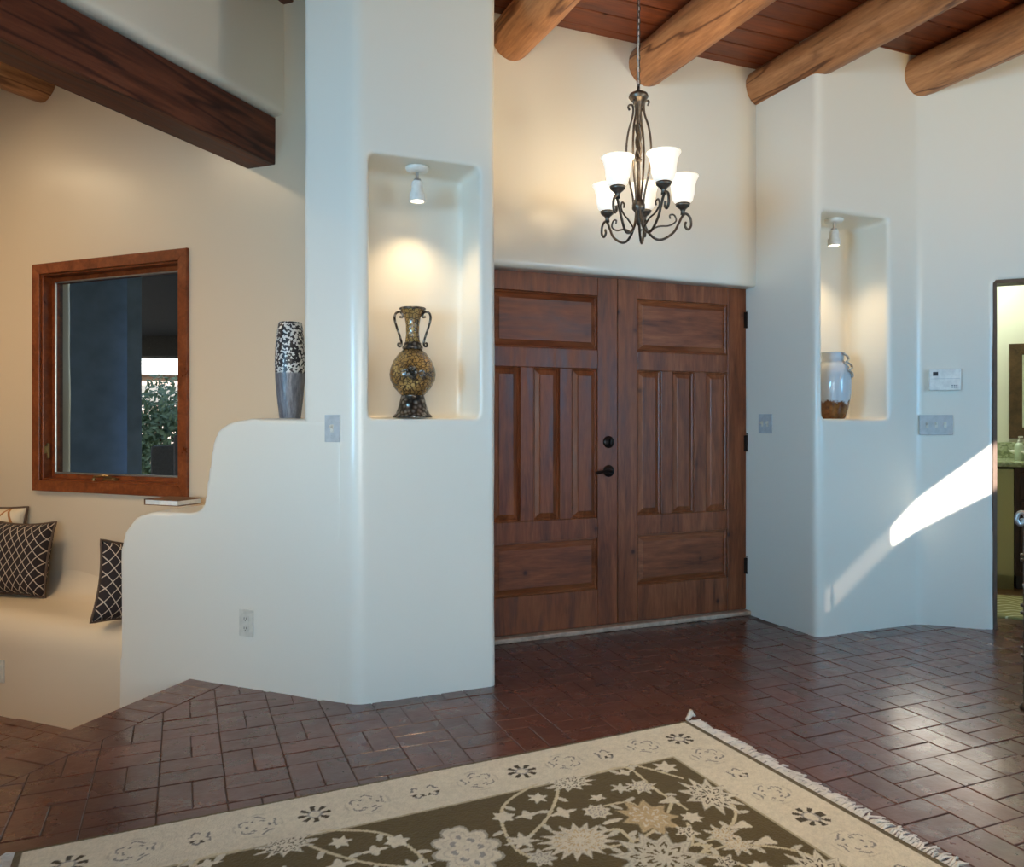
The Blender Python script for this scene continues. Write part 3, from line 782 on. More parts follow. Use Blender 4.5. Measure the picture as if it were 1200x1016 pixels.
# ------------------------------------------------------------------ chandelier
chx, chy = 1.951, 3.14
ch = empty('chandelier', (chx, chy, ZC)); setp(ch, 'wrought iron chandelier with five lit bell glass shades hanging before the door', 'chandelier')
zz = lambda z: z-ZC
b = bmesh.new(); lathe(b, [(0, 0), (.065, 0), (.065, -.008), (.04, -.03), (.012, -.04), (0, -.04)], 24); obj('ceiling_canopy', b, IRON, ch, smooth=True)
b = bmesh.new(); z = -.045; k = 0
while z > zz(2.735):
    pts = []
    for i in range(14):
        t = 2*PI*i/14; a_, c = .0085*math.cos(t), .018*math.sin(t)
        pts.append((a_, 0, z-.016+c) if k % 2 else (0, a_, z-.016+c))
    tube(b, pts, .0026, 5, closed=True); z -= .0285; k += 1
obj('chain', b, IRON, ch, smooth=True)
b = bmesh.new(); tube(b, [(.0, 0, -.04), (.006, .004, -.2), (-.004, -.004, -.4), (0, 0, zz(2.72))], .0022, 5); obj('cord', b, WHITE, ch)
b = bmesh.new(); lathe(b, [(0, zz(2.735)), (.006, zz(2.735)), (.008, zz(2.715)), (.02, zz(2.71)), (.042, zz(2.698)), (.046, zz(2.685)), (.034, zz(2.668)), (.018, zz(2.655)), (.02, zz(2.645)), (.012, zz(2.63)), (.009, zz(2.50)),
    (.009, zz(2.40)), (.016, zz(2.395)), (.016, zz(2.385)), (.009, zz(2.38)), (.010, zz(2.22)), (.022, zz(2.205)), (.03, zz(2.185)), (.03, zz(2.165)), (.018, zz(2.15)), (.014, zz(2.12)), (.006, zz(2.09)), (0, zz(2.085))], 20)
obj('column', b, IRON, ch, smooth=True)
b = bmesh.new()
for k in range(3):
    an = k*2*PI/3; 
    tube(b, [(.012*math.cos(an+t*5)+0.0, .012*math.sin(an+t*5), zz(2.56)+(-.16)*t) for t in np.linspace(0, 1, 24)], .005, 6)
obj('twist', b, IRON, ch, smooth=True)
for k in range(4):
    an = k*PI/2+0.6; cs, sn = math.cos(an), math.sin(an)
    b = bmesh.new(); P_ = spline([(r_*cs, r_*sn, zz(z_)) for r_, z_ in ((.045, 2.635), (.052, 2.65), (.044, 2.658), (.028, 2.648), (.03, 2.60), (.052, 2.53), (.062, 2.44), (.052, 2.33), (.030, 2.23), (.024, 2.17))], 5)
    tube(b, P_, .0052, 6); obj('strap', b, IRON, ch, smooth=True)
arms = [(235, .21), (287, .245), (24, .25), (116, .265), (74, .235)]
right = Vector((c_, -s_)); fwd = Vector((s_, c_))
for an, R_ in arms:
    a_ = math.radians(an); dv = right*math.cos(a_)+fwd*math.sin(a_)
    Pt = lambda r_, z_: (dv.x*r_, dv.y*r_, zz(z_))
    b = bmesh.new()
    tube(b, spline([Pt(.012, 2.19), Pt(.030, 2.10), Pt(.075, 2.045), Pt(.13, 2.035), Pt(R_*.78, 2.075), Pt(R_*.90, 2.12), Pt(R_*.98, 2.155), Pt(R_*1.07, 2.172), Pt(R_*1.17, 2.155), Pt(R_*1.19, 2.118), Pt(R_*1.12, 2.098), Pt(R_*1.05, 2.112), Pt(R_*1.07, 2.132)], 5), .0062, 7)
    tube(b, spline([Pt(.05, 2.065), Pt(.11, 2.095), Pt(R_*.68, 2.105), Pt(R_*.84, 2.13), Pt(R_*.80, 2.158), Pt(R_*.70, 2.155), Pt(R_*.71, 2.138)], 5), .0042, 6)
    arm = obj('arm', b, IRON, ch, smooth=True)
    b = bmesh.new(); px_, py_ = dv.x*R_, dv.y*R_
    lathe(b, [(0, zz(2.165)), (.012, zz(2.165)), (.010, zz(2.18)), (.014, zz(2.19)), (.032, zz(2.205)), (.036, zz(2.218)), (.028, zz(2.222)), (0, zz(2.222))], 18, px_, py_); obj('cup', b, IRON, arm, smooth=True)
    b = bmesh.new()
    lathe(b, [(.030, zz(2.216)), (.046, zz(2.232)), (.053, zz(2.26)), (.057, zz(2.30)), (.064, zz(2.328)), (.074, zz(2.345)), (.070, zz(2.346)), (.060, zz(2.328)), (.053, zz(2.30)), (.049, zz(2.26)), (.042, zz(2.236)), (.02, zz(2.224))], 28, px_, py_, caps=False)
    sh_ = obj('lamp_shade', b, SHADE, arm, smooth=True)
    b = bmesh.new(); tube(b, [(px_+.0725*math.cos(t), py_+.0725*math.sin(t), zz(2.346)) for t in np.linspace(0, 2*PI, 28, endpoint=False)], .0026, 6, closed=True); obj('shade_rim', b, RIMG, sh_, smooth=True)
    l = bpy.data.lights.new('bulb_light', 'POINT'); l.energy = 2.5; l.color = WARM; l.shadow_soft_size = .03
    lo_ = bpy.data.objects.new('bulb_light', l); C.objects.link(lo_); lo_.location = (chx+px_, chy+py_, 2.365)

# ------------------------------------------------------------------ niche spotlights
def spot(x, y, ztop, label, aim=(0, 0, -1)):
    r_ = empty('niche_spotlight', (x, y, ztop)); setp(r_, label, 'lamp', 'niche spotlights')
    b = bmesh.new(); lathe(b, [(0, 0), (.052, 0), (.052, -.008), (.045, -.018), (.014, -.022), (0, -.022)], 24); obj('canopy', b, WHITE, r_, smooth=True)
    b = bmesh.new(); tube(b, [(0, 0, -.02), (0, 0, -.055)], .007, 8); box(b, -.014, .014, -.012, .012, -.07, -.05, bevel=.003); obj('swivel', b, PEWTER, r_)
    b = bmesh.new(); lathe(b, [(0, -.062), (.022, -.062), (.026, -.075), (.026, -.105), (.034, -.115), (.036, -.15), (.030, -.15), (.028, -.14), (0, -.138)], 22); hd = obj('head', b, WHITE, r_, angle=40)
    b = bmesh.new(); lathe(b, [(0, -.1405), (.027, -.1405), (.027, -.146), (0, -.147)], 18); obj('lens', b, LENS, hd)
    l = bpy.data.lights.new('spot_light', 'SPOT'); l.energy = 15; l.color = (1, .76, .46); l.spot_size = math.radians(120); l.spot_blend = 1.0; l.shadow_soft_size = .02
    o_ = bpy.data.objects.new('spot_light', l); C.objects.link(o_); o_.location = (x, y, ztop-.155); o_.rotation_euler = Vector((0, -.12, -1)).to_track_quat('-Z', 'Y').to_euler()
spot(0.952, 3.36, NLZ1-.002, 'white swivel spotlight at the top of the left niche above the amber vase')
spot(3.43, 3.43, NRZ1-.002, 'white swivel spotlight at the top of the right niche above the jar')

# ------------------------------------------------------------------ amber vase in the left niche
_m = Mat('amber_glass', lin(150, 110, 50), .18, spec=.6)
_v = _m.coord('Object'); _vo = _m.n('ShaderNodeTexVoronoi', Scale=62.0, feature='DISTANCE_TO_EDGE'); _m.l(_v, _vo.inputs['Vector'])
_nz = _m.noise(_v, 14, 4)
_m.color(_m.mix(_m.ramp(_vo.outputs['Distance'], [(0.03, (1, 1, 1, 1)), (0.12, (0, 0, 0, 1))]), _m.ramp(_nz, [(.3, lin(84, 58, 28)), (.55, lin(150, 114, 62)), (.75, lin(196, 164, 104))]), lin(60, 44, 30)))
_m.bump(_vo.outputs['Distance'], .5, .004); AMB = _m.m
_m = Mat('ornate_metal', lin(92, 84, 76), .3, .75); _v = _m.coord('Object'); _vo = _m.n('ShaderNodeTexVoronoi', Scale=55.0); _m.l(_v, _vo.inputs['Vector'])
_m.color(_m.ramp(_vo.outputs['Distance'], [(.2, lin(150, 146, 138)), (.5, lin(84, 76, 66)), (.8, lin(42, 36, 30))])); _m.bump(_vo.outputs['Distance'], .8, .006); ORN = _m.m
VZ = NLZ0+.004
va = empty('amber_vase', (0.935, 3.375, VZ)); setp(va, 'ornate amber glass vase with two scrolled metal handles in the left niche', 'vase')
b = bmesh.new(); lathe(b, [(0, .098), (.050, .098), (.080, .13), (.098, .165), (.102, .19), (.098, .218), (.084, .252), (.060, .285), (.038, .303), (0, .303)], 40); obj('belly', b, AMB, va, smooth=True)
b = bmesh.new(); lathe(b, [(0, 0), (.086, 0), (.086, .008), (.074, .018), (.062, .05), (.054, .085), (.050, .10), (.054, .106), (.046, .112), (0, .112)], 36); obj('foot', b, ORN, va, angle=50)
b = bmesh.new(); lathe(b, [(.03, .30), (.044, .302), (.046, .312), (.038, .322), (.038, .330), (.032, .334), (0, .334)], 28); obj('collar', b, ORN, va, smooth=True)
b = bmesh.new(); lathe(b, [(0, .33), (.033, .332), (.029, .37), (.030, .41), (.036, .445), (.046, .465), (.054, .476), (.054, .486), (.048, .486), (.03, .44), (.02, .40), (0, .38)], 32); obj('neck', b, AMB, va, smooth=True)
b = bmesh.new(); tube(b, [(.0545*math.cos(t), .0545*math.sin(t), .481) for t in np.linspace(0, 2*PI, 32, endpoint=False)], .005, 6, closed=True); obj('rim', b, ORN, va, smooth=True)
b = bmesh.new()
for k in range(7):
    an = k*2*PI/7
    bmesh.ops.create_uvsphere(b, u_segments=8, v_segments=6, radius=.011, matrix=Matrix.Translation((-.03+.019*math.cos(an), -.096, .195+.019*math.sin(an))))
bmesh.ops.create_uvsphere(b, u_segments=8, v_segments=6, radius=.011, matrix=Matrix.Translation((-.03, -.1, .195))); obj('medallion', b, ORN, va, smooth=True)
for sd in (-1, 1):
    e = Vector((c_, -s_))*sd
    b = bmesh.new(); P_ = spline([(e.x*r_, e.y*r_, z_) for r_, z_ in ((.058, .446), (.046, .444), (.044, .456), (.056, .468), (.074, .462), (.080, .44), (.072, .405), (.060, .37), (.050, .335), (.052, .318), (.062, .316), (.064, .326), (.056, .330))], 5)
    tube(b, P_, .0052, 7); obj('handle', b, ORN, va, smooth=True)

# ------------------------------------------------------------------ jar in the right niche
_m = Mat('drip_glaze', lin(200, 200, 198), .12, spec=.6); _v = _m.coord('Object'); _s = _m.n('ShaderNodeSeparateXYZ'); _m.l(_v, _s.inputs[0])
_h = _m.math('ADD', _s.outputs[2], _m.math('MULTIPLY', _m.noise(_v, 16, 4, .6), .16))
_m.color(_m.mix(_m.ramp(_h, [(.17, (0, 0, 0, 1)), (.185, (1, 1, 1, 1))]), _m.ramp(_m.noise(_v, 30, 4), [(.3, lin(84, 48, 22)), (.7, lin(150, 96, 50))]), lin(196, 200, 202))); GLZ = _m.m
ja = empty('ceramic_jar', (3.43, 3.44, NRZ0+.004)); setp(ja, 'glossy silver ceramic jar with brown dripping base in the right niche', 'jar')
b = bmesh.new(); lathe(b, [(0, 0), (.064, 0), (.070, .01), (.086, .07), (.098, .14), (.102, .20), (.098, .26), (.085, .30), (.066, .325), (.060, .33), (.062, .372), (.066, .378), (.060, .378), (.055, .335), (.05, .30), (0, .28)], 40); obj('body', b, GLZ, ja, smooth=True)
b = bmesh.new(); pts = []
for t in np.linspace(0, 1, 40): 
    an = -1.1+.35*math.sin(t*18); pts.append(((.106-.036*max(0, t-.35)*1.5)*math.cos(an), (.106-.036*max(0, t-.35)*1.5)*math.sin(an), .235+.14*t))
tube(b, pts, .006, 6); obj('coil', b, PEWTER, ja, smooth=True)

# ------------------------------------------------------------------ tall mosaic vase on the stepped wall
_m = Mat('mosaic_vase', lin(110, 110, 112), .35); _v = _m.coord('Object'); _s = _m.n('ShaderNodeSeparateXYZ'); _m.l(_v, _s.inputs[0])
_vo = _m.n('ShaderNodeTexVoronoi', Scale=120.0); _m.l(_v, _vo.inputs['Vector'])
_bw = _m.ramp(_m.n('ShaderNodeSeparateColor').outputs[0], [(0, (0, 0, 0, 1)), (1, (1, 1, 1, 1))])
_sc = [n_ for n_ in _m.t.nodes if n_.type == 'SEPARATE_COLOR'][0]; _m.l(_vo.outputs['Color'], _sc.inputs[0])
_mos = _m.ramp(_sc.outputs[0], [(.0, lin(28, 28, 32)), (.45, lin(40, 42, 48)), (.55, lin(206, 206, 200)), (1, lin(232, 230, 224))], 'CONSTANT')
_gr = _m.ramp(_m.noise(_m.coord('Object', (14, 14, 2)), 8, 4), [(.3, lin(70, 72, 78)), (.7, lin(128, 130, 136))])
_m.color(_m.mix(_m.ramp(_s.outputs[2], [(.205, (0, 0, 0, 1)), (.21, (1, 1, 1, 1))]), _gr, _mos)); _m.bump(_vo.outputs['Distance'], .3, .003); MOS = _m.m
x, y, d = on_sum(340, KS+.13)
b = bmesh.new(); lathe(b, [(0, 0), (.044, 0), (.046, .008), (.056, .09), (.064, .18), (.066, .24), (.063, .32), (.055, .40), (.050, .432), (.046, .434), (.045, .42), (0, .10)], 36)
setp(obj('mosaic_vase', b, MOS, loc=(x, y, zat(491, on_sum(340, KS)[2])-.004), smooth=True), 'tall vase, black and white mosaic above grey, on the upper step beside the pier', 'vase')

# book on the lower ledge
x, y, d = on_sum(203, KS+.34)
bk = empty('book', (x, y, 0.762), -PI/4); setp(bk, 'closed brown book lying flat on the lower step under the window', 'book')
BRN = simple('brown_cloth', lin(120, 84, 56), .7)
b = B(-.11, .11, -.08, .08, 0, .004); box(b, -.11, .11, -.08, .08, .026, .030); box(b, -.11, -.106, -.08, .08, 0, .03); obj('cover', b, BRN, bk)
b = B(-.105, .106, -.076, .076, .004, .026); obj('pages', b, WHITE, bk)

# ------------------------------------------------------------------ switches, outlets, thermostat
def plate_bm(w, h): return B(-w/2, w/2, -.006, .004, -h/2, h/2, bevel=.0025)
def switch(name, loc, rz, w, toggles, label, mat=GREYPL, h=.115, cat='switch'):
    r_ = empty(name, loc, rz); setp(r_, label, cat)
    obj('plate', plate_bm(w, h), mat, r_)
    for t in toggles:
        b = B(t-.007, t+.007, -.009, -.004, -.017, .017, bevel=.001); box(b, t-.0045, t+.0045, -.024, -.006, 0, .013, bevel=.002); obj('toggle', b, ALMOND, r_)
        for sz in (-.03, .03):
            b = bmesh.new(); lathe(b, [(0, 0), (.003, 0), (.0025, .001), (0, .0012)], 8, 0, 0); b.transform(Matrix.Translation((t, -.006, sz)) @ Matrix.Rotation(PI/2, 4, 'X')); obj('screw', b, PEWTER, r_)
    return r_
def outlet(loc, rz, label):
    r_ = empty('wall_outlet', loc, rz); setp(r_, label, 'outlet')
    obj('plate', plate_bm(.075, .118), ALMOND, r_)
    for sz in (-.021, .021):
        b = B(-.017, .017, -.009, -.004, sz-.014, sz+.014, bevel=.002); so_ = obj('socket', b, ALMOND, r_)
        b = bmesh.new()
        for sx_ in (-.006, .006): box(b, sx_-.0012, sx_+.0012, -.0095, -.0088, sz-.004, sz+.006)
        box(b, -.002, .002, -.0095, -.0088, sz-.011, sz-.007); obj('slots', b, DARKSLOT, so_)
x, y, d = on_sum(390, KS); switch('light_switch', (x, y, zat(502, d)), -PI/4, .075, [0], 'single grey toggle switch on the left pier below the niche level')
x, y, d = on_sum(289, KS); outlet((x, y, zat(730, d)), -PI/4, 'almond double outlet low on the stepped wall near the brick floor')
x, y, d = on_sum(0, KB); outlet((x, y, zat(786, d)), -PI/4, 'almond outlet on the bench front at the left picture edge')
switch('light_switch', (RX0, 3.715, 1.165), -PI/2, .115, [-.023, .023], 'double toggle switch right of the entry door, beside the hinges')
x, y, d = on_sum(1097, 7.225); switch('light_switch', (x, y, zat(498, d)), -PI/4, .17, [-.046, 0, .046], 'triple toggle switch under the white alarm panel on the right wall')
x, y, d = on_sum(1107, 7.24)
tp = empty('alarm_panel', (x, y, zat(445, d)), -PI/4); setp(tp, 'white alarm keypad panel above the triple switch on the right wall', 'keypad')
b = B(-.08, .08, -.024, .004, -.062, .062, bevel=.005); obj('housing', b, WHITE, tp)
b = B(-.062, -.036, -.0255, -.022, .022, .044, bevel=.001); obj('display', b, DARKSLOT, tp)
b = bmesh.new()
for i in range(3):
    for j in range(2): box(b, .032+i*.011, .040+i*.011, -.0255, -.022, -.048+j*.010, -.041+j*.010)
obj('buttons', b, simple('grey_keys', lin(120, 124, 128), .5), tp)
b = B(-.074, .074, -.0246, -.023, .004, .006); obj('seam', b, GREYPL, tp)

# ------------------------------------------------------------------ cushions on the bench
def trellis(name, dark, light, n=7.0, lw=.13):
    M = Mat(name, dark, .85); sp = M.n('ShaderNodeSeparateXYZ'); M.l(M.n('ShaderNodeTexCoord').outputs['Object'], sp.inputs[0])
    k = n/.45*PI
    u = M.math('ADD', M.math('MULTIPLY', sp.outputs[0], k), M.math('MULTIPLY', sp.outputs[2], k*.72)); v = M.math('SUBTRACT', M.math('MULTIPLY', sp.outputs[0], k), M.math('MULTIPLY', sp.outputs[2], k*.72))
    f = M.math('MINIMUM', M.math('ABSOLUTE', M.math('SINE', M.math('MULTIPLY', u, .5))), M.math('ABSOLUTE', M.math('SINE', M.math('MULTIPLY', v, .5))))
    M.color(M.ramp(f, [(lw, light), (lw+.05, dark)])); M.bump(M.noise(M.coord('Object'), 300, 2), .2, .002); return M.m
TREL = trellis('dark_trellis_fabric', lin(42, 30, 28), lin(204, 182, 160), 19, .13)
TREL2 = trellis('cream_lattice_fabric', lin(222, 204, 176), lin(170, 112, 62), 4, .1)
PIPE = simple('cushion_piping', lin(96, 74, 58), .8)
def cushion(loc, rot, size, thick, mat, label, ear=1.0):
    r_ = empty('cushion', loc); r_.rotation_euler = rot; setp(r_, label, 'cushion', 'cushions on the plaster bench')
    b = bmesh.new(); N = 18; g = {}
    for sd in (-1, 1):
        for i in range(N+1):
            for j in range(N+1):
                u, v = i/N*2-1, j/N*2-1
                x_ = size/2*u*(1-.10*ear*(1-v*v)*abs(u)); z_ = size/2*v*(1-.10*ear*(1-u*u)*abs(v))
                y_ = sd*thick/2*((1-u**4)*(1-v**4))**.6
                if sd == 1 and (i in (0, N) or j in (0, N)): g[(sd, i, j)] = g[(-1, i, j)]
                else: g[(sd, i, j)] = b.verts.new((x_, y_, z_+size/2))
        for i in range(N):
            for j in range(N): b.faces.new((g[(sd, i, j)], g[(sd, i+1, j)], g[(sd, i+1, j+1)], g[(sd, i, j+1)]))
    obj('cover', b, mat, r_, smooth=True)
    P_ = []
    for (i0, j0, di, dj) in ((0, 0, 1, 0), (1, 0, 0, 1), (1, 1, -1, 0), (0, 1, 0, -1)):
        for k in range(N):
            u, v = (i0+di*k/N)*2-1, (j0+dj*k/N)*2-1
            P_.append((size/2*u*(1-.10*ear*(1-v*v)*abs(u)), 0, size/2*v*(1-.10*ear*(1-u*u)*abs(v))+size/2))
    b = bmesh.new(); tube(b, P_, .007, 6, closed=True); obj('piping', b, PIPE, r_, smooth=True)
SZ = 0.178
x, y, d = on_sum(14, 4.33); cushion((x, y, SZ), (-.20, 0, -PI/4+.2), .43, .15, TREL, 'dark brown square cushion with cream trellis at the left end of the bench')
ax_, ay_, _ = on_sum(140, KS); x = ax_-.12*.707+.12*.707; y = ay_+.12*.707+.12*.707
cushion((x+.06*.707, y+.06*.707, SZ-.012), (-.10, .16, math.radians(26)), .40, .15, TREL, 'dark trellis cushion tucked behind the end of the stepped wall')
x, y, d = on_sum(-14, 4.47); cushion((x, y, SZ+.015), (-.14, 0, -PI/4+.05), .48, .12, TREL2, 'cream cushion with tan lattice and piping behind the dark one at left', .6)

# ------------------------------------------------------------------ iron stand at the right edge of the picture
stx, sty = 3.175, 2.150
st = empty('iron_stand', (stx, sty, 0), -PI/4); setp(st, 'grey wrought iron stand with scrolled post at the right picture edge', 'stand')
for (ax, ay) in ((0, 0), (.42, 0), (0, -.3), (.42, -.3)):
    b = bmesh.new(); tube(b, [(ax, ay, 0), (ax, ay, .76)], .009, 10)
    lathe(b, [(0, 0), (.02, 0), (.022, .012), (.01, .03), (0, .03)], 12, ax, ay)
    po = obj('post', b, IRON, st, smooth=True)
    b = bmesh.new()
    b.free()
    for z_ in (.22, .25, .395, .425, .61, .63):
        b = bmesh.new(); tube(b, [(ax+.013*math.cos(t), ay+.013*math.sin(t), z_) for t in np.linspace(0, 2*PI, 12, endpoint=False)], .007, 6, closed=True); obj('collar', b, IRON, po, smooth=True)
    b = bmesh.new(); tube(b, spline([(ax, ay, .70), (ax+.006, ay, .76), (ax-.004, ay, .80), (ax-.024, ay, .80), (ax-.032, ay, .775), (ax-.02, ay, .755), (ax-.008, ay, .765), (ax-.012, ay, .78)], 5), .009, 8); obj('scroll', b, PEWTER, po, smooth=True)
b = B(-.01, .43, -.31, .01, .50, .515, bevel=.004); obj('shelf', b, IRON, st)
b = B(-.01, .43, -.31, .01, .14, .152, bevel=.004); obj('shelf', b, IRON, st)

# ------------------------------------------------------------------ rug
RC = Vector((1.808, 2.557)); RA = math.atan2(.081, 2.22)
RL, RWd = 2.23, 1.52
ex = Vector((math.cos(RA), math.sin(RA))); ey = Vector((-math.sin(RA), math.cos(RA)))
def rugc(px, py):                                              # rug coordinates: distance from right end, distance from far side
    x_, y_ = on_floor(px, py, .012); v = Vector((x_, y_))-RC
    return (-v.dot(ex), -v.dot(ey))
step = 0.0042
nx, ny = int(RL/step), int(RWd/step)
gu = (np.arange(nx+1)*RL/nx); gv = (np.arange(ny+1)*RWd/ny)
U, Vv = np.meshgrid(gu, gv)                                    # U from right end, Vv from far side
Uf = np.minimum(U, RL-U); Vf = np.minimum(Vv, RWd-Vv)          # folded: four-fold symmetry
def L3(r, g, b): return np.array(lin(r, g, b)[:3])
rng = np.random.RandomState(3)
CREAM, CREAM2, OLIVE, DKOL, TAN, GREYB = L3(210, 202, 182), L3(198, 192, 174), L3(92, 77, 38), L3(66, 55, 30), L3(190, 168, 128), L3(150, 146, 140)
col = np.zeros(U.shape+(3,)); col[:] = CREAM
def smooth_noise(n, amp):
    a = rng.rand(ny//n+3, nx//n+3); yi = np.arange(ny+1)/n; xi = np.arange(nx+1)/n
    y0 = yi.astype(int); x0 = xi.astype(int); fy = (yi-y0)[:, None]; fx = (xi-x0)[None, :]
    return amp*((a[y0][:, x0]*(1-fx)+a[y0][:, x0+1]*fx)*(1-fy)+(a[y0+1][:, x0]*(1-fx)+a[y0+1][:, x0+1]*fx)*fy-.5)
wob = smooth_noise(14, .012)+smooth_noise(6, .006)
BW = .255
field = (Uf+wob*.2 > BW) & (Vf+wob*.2 > BW)
col[field] = OLIVE
col[((Uf < .018) | (Vf < .012))] = L3(98, 84, 56)
line = ((np.abs(Uf-(BW-.006)) < .004) & (Vf > BW-.01)) | ((np.abs(Vf-(BW-.006)) < .004) & (Uf > BW-.01)); col[line] = L3(170, 158, 130)
def fpolar(cu, cv):
    du, dv_ = Uf-cu+wob*.35, Vf-cv+wob*.35
    return np.hypot(du, dv_), np.arctan2(dv_, du)
def flower(cu, cv, r, n, c, jag=.25, inner=None, stretch=1.0, ang=0.0):
    du, dv_ = Uf-cu+wob*.4, Vf-cv+wob*.4
    ca, sa = math.cos(ang), math.sin(ang); a_, b_ = du*ca+dv_*sa, (-du*sa+dv_*ca)*stretch
    rr, th = np.hypot(a_, b_), np.arctan2(b_, a_)
    edge = r*(1-jag*1.15*np.abs(np.sin(n*th/2))) if n != 12 else r*(1-jag+jag*np.abs(np.cos(n*th/2)))
    col[(rr < edge*1.07) & (rr >= edge)] = c*.55
    col[rr < edge] = c
    if n > 6 and r > .05: col[(np.abs(rr-edge*.82) < r*.022)] = c*.80
    if inner is not None:
        ring = (np.abs(rr-edge*.62) < r*.05) & (np.cos(n*th) > -.3); col[ring] = inner
        ring = (np.abs(rr-edge*.30) < r*.06) & (np.cos(n*th+1) > -.2); col[ring] = inner
def vine(pts, w, c):
    P_ = np.array([[p[0], p[1]] for p in spline([(a, b, 0) for a, b in pts], 14)])
    for k_, (a, b) in enumerate(list(zip(P_, P_[1:]))[5:-3]):           # small leaves along the stem
        if k_ % 9 == 0:
            dd = (b-a)/(np.hypot(*(b-a))+1e-9); sd = 1 if (k_//9) % 2 else -1
            flower(a[0]-dd[1]*sd*.020+dd[0]*.006, a[1]+dd[0]*sd*.020+dd[1]*.006, .021, 2, CREAM2, .12, None, 2.1, math.atan2(dd[0]*sd, -dd[1]*sd)-.5*sd)
    for a, b in zip(P_, P_[1:]):
        m0, m1 = np.minimum(a, b)-w*1.5, np.maximum(a, b)+w*1.5
        k = (Uf > m0[0]) & (Uf < m1[0]) & (Vf > m0[1]) & (Vf < m1[1])
        if not k.any(): continue
        d = b-a; t = np.clip(((Uf[k]-a[0])*d[0]+(Vf[k]-a[1])*d[1])/(d@d+1e-9), 0, 1)
        hit = np.hypot(Uf[k]-a[0]-t*d[0], Vf[k]-a[1]-t*d[1]) < w; s2 = np.zeros_like(k); s2[k] = hit; col[s2] = c
VN = L3(200, 188, 156)
for pl_ in ([(545, 921), (600, 905), (690, 888), (745, 897), (800, 912)], [(640, 912), (590, 945), (600, 990), (640, 1012)], [(655, 915), (652, 935), (640, 960), (618, 982)],
            [(700, 905), (735, 900), (768, 925), (805, 948)], [(705, 945), (735, 940), (755, 950)], [(700, 995), (745, 985), (775, 965), (790, 935)],
            [(770, 1000), (812, 990), (850, 976), (862, 950), (845, 930)], [(812, 990), (850, 992), (890, 1003)], [(806, 965), (812, 982), (800, 1000)], [(740, 985), (725, 972), (705, 975)]):
    vine([rugc(*p) for p in pl_], .0052, VN)
for (px, py, r, n, c, jag, inn, stc) in ((530, 1000, .135, 12, CREAM, .18, GREYB, 1), (678, 985, .115, 17, CREAM, .3, TAN, 1.25), (760, 957, .085, 9, TAN, .3, CREAM, .8), (775, 1006, .13, 11, CREAM2, .3, OLIVE, 1),
        (780, 899, .045, 6, CREAM, .4, None, 1), (752, 922, .052, 8, CREAM, .4, GREYB, 1), (727, 924, .036, 6, CREAM2, .5, None, 1), (700, 935, .030, 5, CREAM, .4, None, 1.3), (700, 951, .045, 8, CREAM, .25, GREYB, 1), (718, 962, .034, 2, CREAM, .4, None, 2),
        (668, 917, .085, 11, CREAM, .35, DKOL, 1.5), (832, 932, .085, 11, CREAM, .35, DKOL, .7), (785, 938, .040, 3, CREAM, .4, None, 1.6), (811, 958, .034, 7, CREAM, .3, None, 1), (847, 977, .055, 8, CREAM, .45, TAN, 1), (869, 967, .042, 3, CREAM, .4, None, 1.7),
        (868, 996, .052, 7, CREAM, .45, None, 1), (897, 992, .040, 5, CREAM, .5, None, 1), (905, 1010, .05, 6, CREAM2, .4, None, 1), (630, 935, .034, 6, CREAM, .4, None, 1), (618, 955, .042, 4, CREAM, .5, None, 1.5), (660, 952, .046, 4, CREAM, .5, None, 1.4),
        (612, 985, .055, 7, CREAM, .5, None, 1.2), (635, 1005, .045, 7, CREAM2, .35, GREYB, 1), (590, 957, .036, 6, CREAM, .3, None, 1), (805, 975, .04, 5, CREAM, .5, DKOL, 1), (732, 905, .036, 4, CREAM, .5, None, 1.4)):
    cu, cv = rugc(px, py); flower(cu, cv, r, n, c, jag, inn, stc)
col[(Uf < BW-.02) | (Vf < BW-.02)] = np.where(((Uf < .018) | (Vf < .012))[..., None], L3(98, 84, 56), CREAM)[(Uf < BW-.02) | (Vf < BW-.02)]
# border rosettes: dark, outline, small, outline ...
def rosette(cu, cv, kind):
    rr, th = fpolar(cu, cv)
    if kind == 0:
        pet = (rr > .020) & (rr < .050) & (np.cos(8*th) > .05); col[pet & (rr < .046+.008*np.cos(8*th))] = DKOL
        col[(np.abs(rr-.020) < .003)] = GREYB
    elif kind == 1:
        col[(np.abs(rr-.048*(1-.12*np.cos(6*th))) < .0032) & (np.cos(5*th+.5) > -.5)] = GREYB*.75
        col[(np.abs(rr-.030) < .003) & (np.cos(6*th) > .2)] = GREYB*.55
        col[(np.abs(rr-.066) < .003) & (np.cos(4*th) > .2)] = CREAM*.8
    else:
        col[(np.abs(rr-.028*(1-.2*np.cos(5*th))) < .004) & (np.cos(3*th) > -.6)] = GREYB*.6
        col[(rr < .03) & (rr > .014) & (np.cos(5*th) > .5) & (th > .6) & (th < 2.8)] = DKOL
seq = [0, 1, 2, 1]
for i in range(8):
    rosette(.135+i*.16, .132, seq[i % 4])
    if i: rosette(.132, .135+i*.155, seq[i % 4])
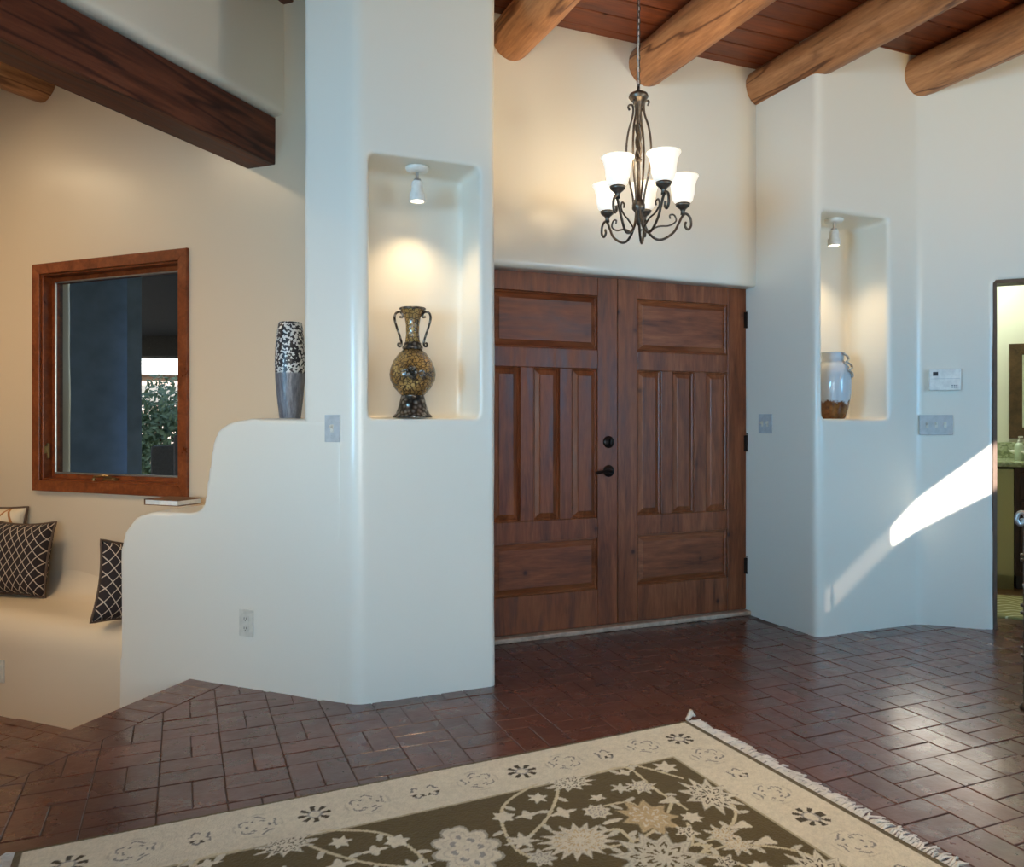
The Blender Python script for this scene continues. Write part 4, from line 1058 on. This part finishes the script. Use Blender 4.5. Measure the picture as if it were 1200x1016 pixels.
# weave mottling of the dyed wool
mot = 1+smooth_noise(3, .14)+smooth_noise(30, .10)+(rng.rand(*Uf.shape)-.5)*.16
col = np.clip(col*mot[..., None], 0, 1)
verts = np.zeros((U.size, 3)); wx = RC.x-U*ex.x-Vv*ey.x; wy = RC.y-U*ex.y-Vv*ey.y
verts[:, 0] = wx.ravel(); verts[:, 1] = wy.ravel(); verts[:, 2] = (.012+(rng.rand(*U.shape)-.5)*.0012).ravel()
idx = np.arange(U.size).reshape(U.shape)
quads = np.stack([idx[:-1, :-1], idx[:-1, 1:], idx[1:, 1:], idx[1:, :-1]], -1).reshape(-1, 4)
rim = np.concatenate([idx[0, :-1], idx[:-1, -1], idx[-1, ::-1][:-1], idx[::-1, 0][:-1]])
low = verts[rim].copy(); low[:, 2] = .002; base = len(verts); nr = len(rim)
verts = np.vstack([verts, low]); r_i = np.arange(nr); skirt = np.stack([rim, np.roll(rim, -1), base+np.roll(r_i, -1), base+r_i], -1)
quads = np.vstack([quads, skirt])
me = bpy.data.meshes.new('rug'); me.from_pydata(verts.tolist(), [], quads.tolist())
ca = me.color_attributes.new('pattern', 'FLOAT_COLOR', 'POINT')
allc = np.ones((len(verts), 4)); allc[:base, :3] = col.reshape(-1, 3); allc[base:, :3] = L3(98, 84, 56); ca.data.foreach_set('color', allc.ravel())
M_ = Mat('woven_wool_rug', lin(200, 190, 165), .95, spec=.1); at_ = M_.n('ShaderNodeVertexColor', layer_name='pattern'); M_.color(at_.outputs[0]); M_.bump(M_.noise(M_.coord('Object'), 350, 2), .5, .004)
M_.set('Sheen Weight', .15); me.materials.append(M_.m)
bm = bmesh.new(); bm.from_mesh(me); bmesh.ops.recalc_face_normals(bm, faces=bm.faces); bm.to_mesh(me); bm.free()
rug = link(bpy.data.objects.new('area_rug', me)); setp(rug, 'olive floral wool rug with cream rosette border on the brick floor', 'rug')
FRG = simple('fringe_wool', lin(214, 206, 194), .95)
b = bmesh.new()
def rp(u, v, z): return (RC.x-u*ex.x-v*ey.x, RC.y-u*ex.y-v*ey.y, z)
for end in (0, 1):
    v = .004
    while v < RWd-.004:
        ln = random.uniform(.045, .075); sk = random.uniform(-.03, .03); u0 = .003 if end == 0 else RL-.003; sg = -1 if end == 0 else 1
        P_ = [rp(u0, v, .008), rp(u0+sg*ln*.35, v+sk*.2, random.uniform(.008, .016)), rp(u0+sg*ln*.75, v+sk*.7, random.uniform(.006, .014)), rp(u0+sg*ln, v+sk, .006)]
        tube(b, P_, [.0035, .0042, .0036, .002], 5); v += random.uniform(.005, .0085)
P_ = [rp(.0, .0, .01), rp(-.02, -.006, .03), rp(-.032, -.016, .028), rp(-.05, -.022, .008)]
for k in range(5): tube(b, [Vector(p)+Vector((random.uniform(-.006, .006), random.uniform(-.006, .006), random.uniform(0, .012))) for p in P_], [.006, .008, .007, .002], 5)
o = obj('fringe', b, FRG, rug); o['kind'] = 'stuff'
